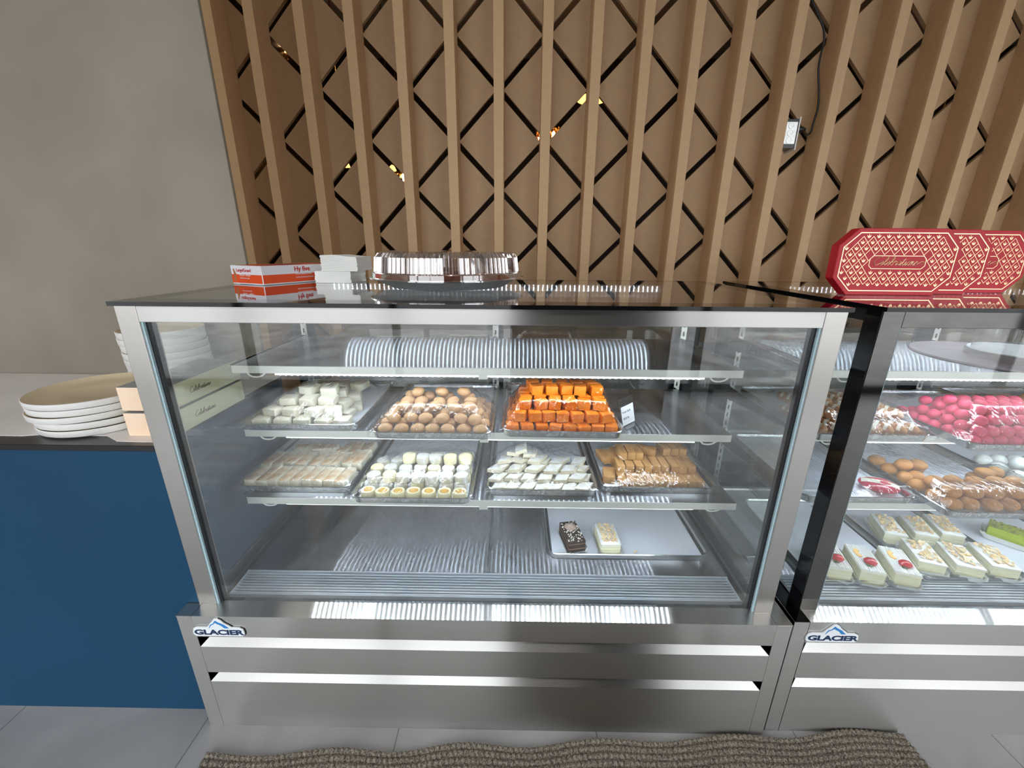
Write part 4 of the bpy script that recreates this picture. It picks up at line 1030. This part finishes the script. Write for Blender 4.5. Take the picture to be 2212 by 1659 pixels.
for k in range(9):
    o = put('pulp_bowl', bm_, None, (-.284+.001*math.sin(k*1.7)-.001*k, .440+.002*math.cos(k*2.1), ZC+k*.0215), (0, 0, k)); tag(o, 'white-rimmed deep plate, %s from the bottom of the tall stack' % ORD[k], 'plate', 'tall stack of deep plates behind the low stack')
M['peachbox'] = mat('peach_marbled_card', hexc(246, 214, 182), .5, col2=hexc(250, 228, 204), vscale=7, detail=3); M['creambox'] = mat('cream_card', hexc(232, 224, 190), .5, var=.03, vscale=6)
M['boxgrey'] = mat('grey_box_lid', (.33, .34, .34), .5); M['ink'] = mat('brown_ink', (.10, .05, .03), .5)
def cake_box(x, y, z, rz, lab):
    t = empty('cake_box', (x, y, z), rz); tag(t, lab, 'box', 'cake boxes on the blue counter')
    L, Dp, h = .118, .27, .060
    me = MB().box(0, L, 0, Dp, 0, h).mesh('carton', [M['peachbox'], M['creambox'], M['boxgrey']], bevel=.0008, seg=1)
    for p in me.polygons:
        if abs(p.normal.x) > .7: p.material_index = 1
        if p.normal.z > .7: p.material_index = 2
    put('carton', me, t)
    MB().tube([(.075+.03*math.cos(a), -.0003, .028+.032*math.sin(a)) for a in span(-1.2, .9, 12)], .0004, 4).build('tab_cut', M['ink'], t)
    celebration_lettering(.075, M['ink'], t, (L+.0004, .07, .022), (PI/2, 0, PI/2), .0005, False)
    return t
cake_box(-.102, .050, ZC, .0, 'lower peach and cream cake box behind the left case post')
cake_box(-.104, .054, ZC+.0605+.004, .0, 'upper peach and cream cake box with a grey lid')
# ------------------------------------------------------------------ woven mat
def rug():
    c0, c1 = Vector((.012, -.118)), Vector((1.975, -.026)); ux = (c1-c0).normalized(); uy = Vector((ux.y, -ux.x))
    Lx = (c1-c0).length; Ly = .42; nx, ny = 640, 150; vs = []; fs = []
    r = random.Random(3); ph = [r.uniform(0, 6) for _ in range(6)]
    for j in range(ny+1):
        for i in range(nx+1):
            u, v = Lx*i/nx, Ly*j/ny
            row = v/.0165; col = u/.0145+(.5 if int(row) % 2 else 0)
            k = abs(math.sin(PI*row))**.6*(.08+.92*abs(math.sin(PI*col))**.8)
            z = .004+.0095*k+.0008*r.random()
            e = math.exp(-v/.10); wav = .5+.5*math.sin(u*17+ph[0]+.8*math.sin(u*6+ph[1])); z += .008*e*wav
            yy = v-.007*e*math.sin(u*17+ph[0]+.9)
            if i in (0, nx) or j in (0, ny): z = .0005
            p = c0+ux*u+uy*yy; vs.append((p.x, p.y, z))
    for j in range(ny):
        for i in range(nx): a = j*(nx+1)+i; fs.append((a, a+1, a+nx+2, a+nx+1))
    m, nt, p = new_mat('woven_mat_fibre')
    t = nt.nodes.new('ShaderNodeTexNoise'); t.inputs['Scale'].default_value = 260; t.inputs['Detail'].default_value = 3; nt.links.new(obj_coord(nt), t.inputs['Vector'])
    q = nt.nodes.new('ShaderNodeValToRGB'); q.color_ramp.elements[0].position = .38; q.color_ramp.elements[0].color = (.10, .083, .064, 1); q.color_ramp.elements[1].position = .62; q.color_ramp.elements[1].color = (.36, .315, .25, 1)
    nt.links.new(t.outputs[0], q.inputs[0]); nt.links.new(q.outputs[0], p.inputs['Base Color']); p.inputs['Roughness'].default_value = .9
    b = nt.nodes.new('ShaderNodeBump'); b.inputs['Strength'].default_value = .8; b.inputs['Distance'].default_value = .004; nt.links.new(t.outputs[0], b.inputs['Height']); nt.links.new(b.outputs[0], p.inputs['Normal'])
    o = MB().add(vs, fs).build('floor_mat', m, smooth=True, angle=180); tag(o, 'brown woven floor mat with a wavy edge in front of the cases', 'mat')
rug()
# fill lights added for brightness: flat glowing panels just under the ceiling
M['fill_glow'] = emit('fill_panel_glow', (1, .93, .84), 5.0)
for (x, y) in ((-.9, -.9), (1.2, -1.6), (3.2, -.9)):
    t = empty('fill_panel', (x, y, 3.085)); tag(t, 'added flat square fill light panel above the shop floor', 'fill light', 'added fill light panels')
    MB().box(-.30, .30, -.30, .30, 0, .014).build('frame', M['white_plastic'], t); MB().box(-.27, .27, -.27, .27, -.004, -.001).build('diffuser', M['fill_glow'], t)
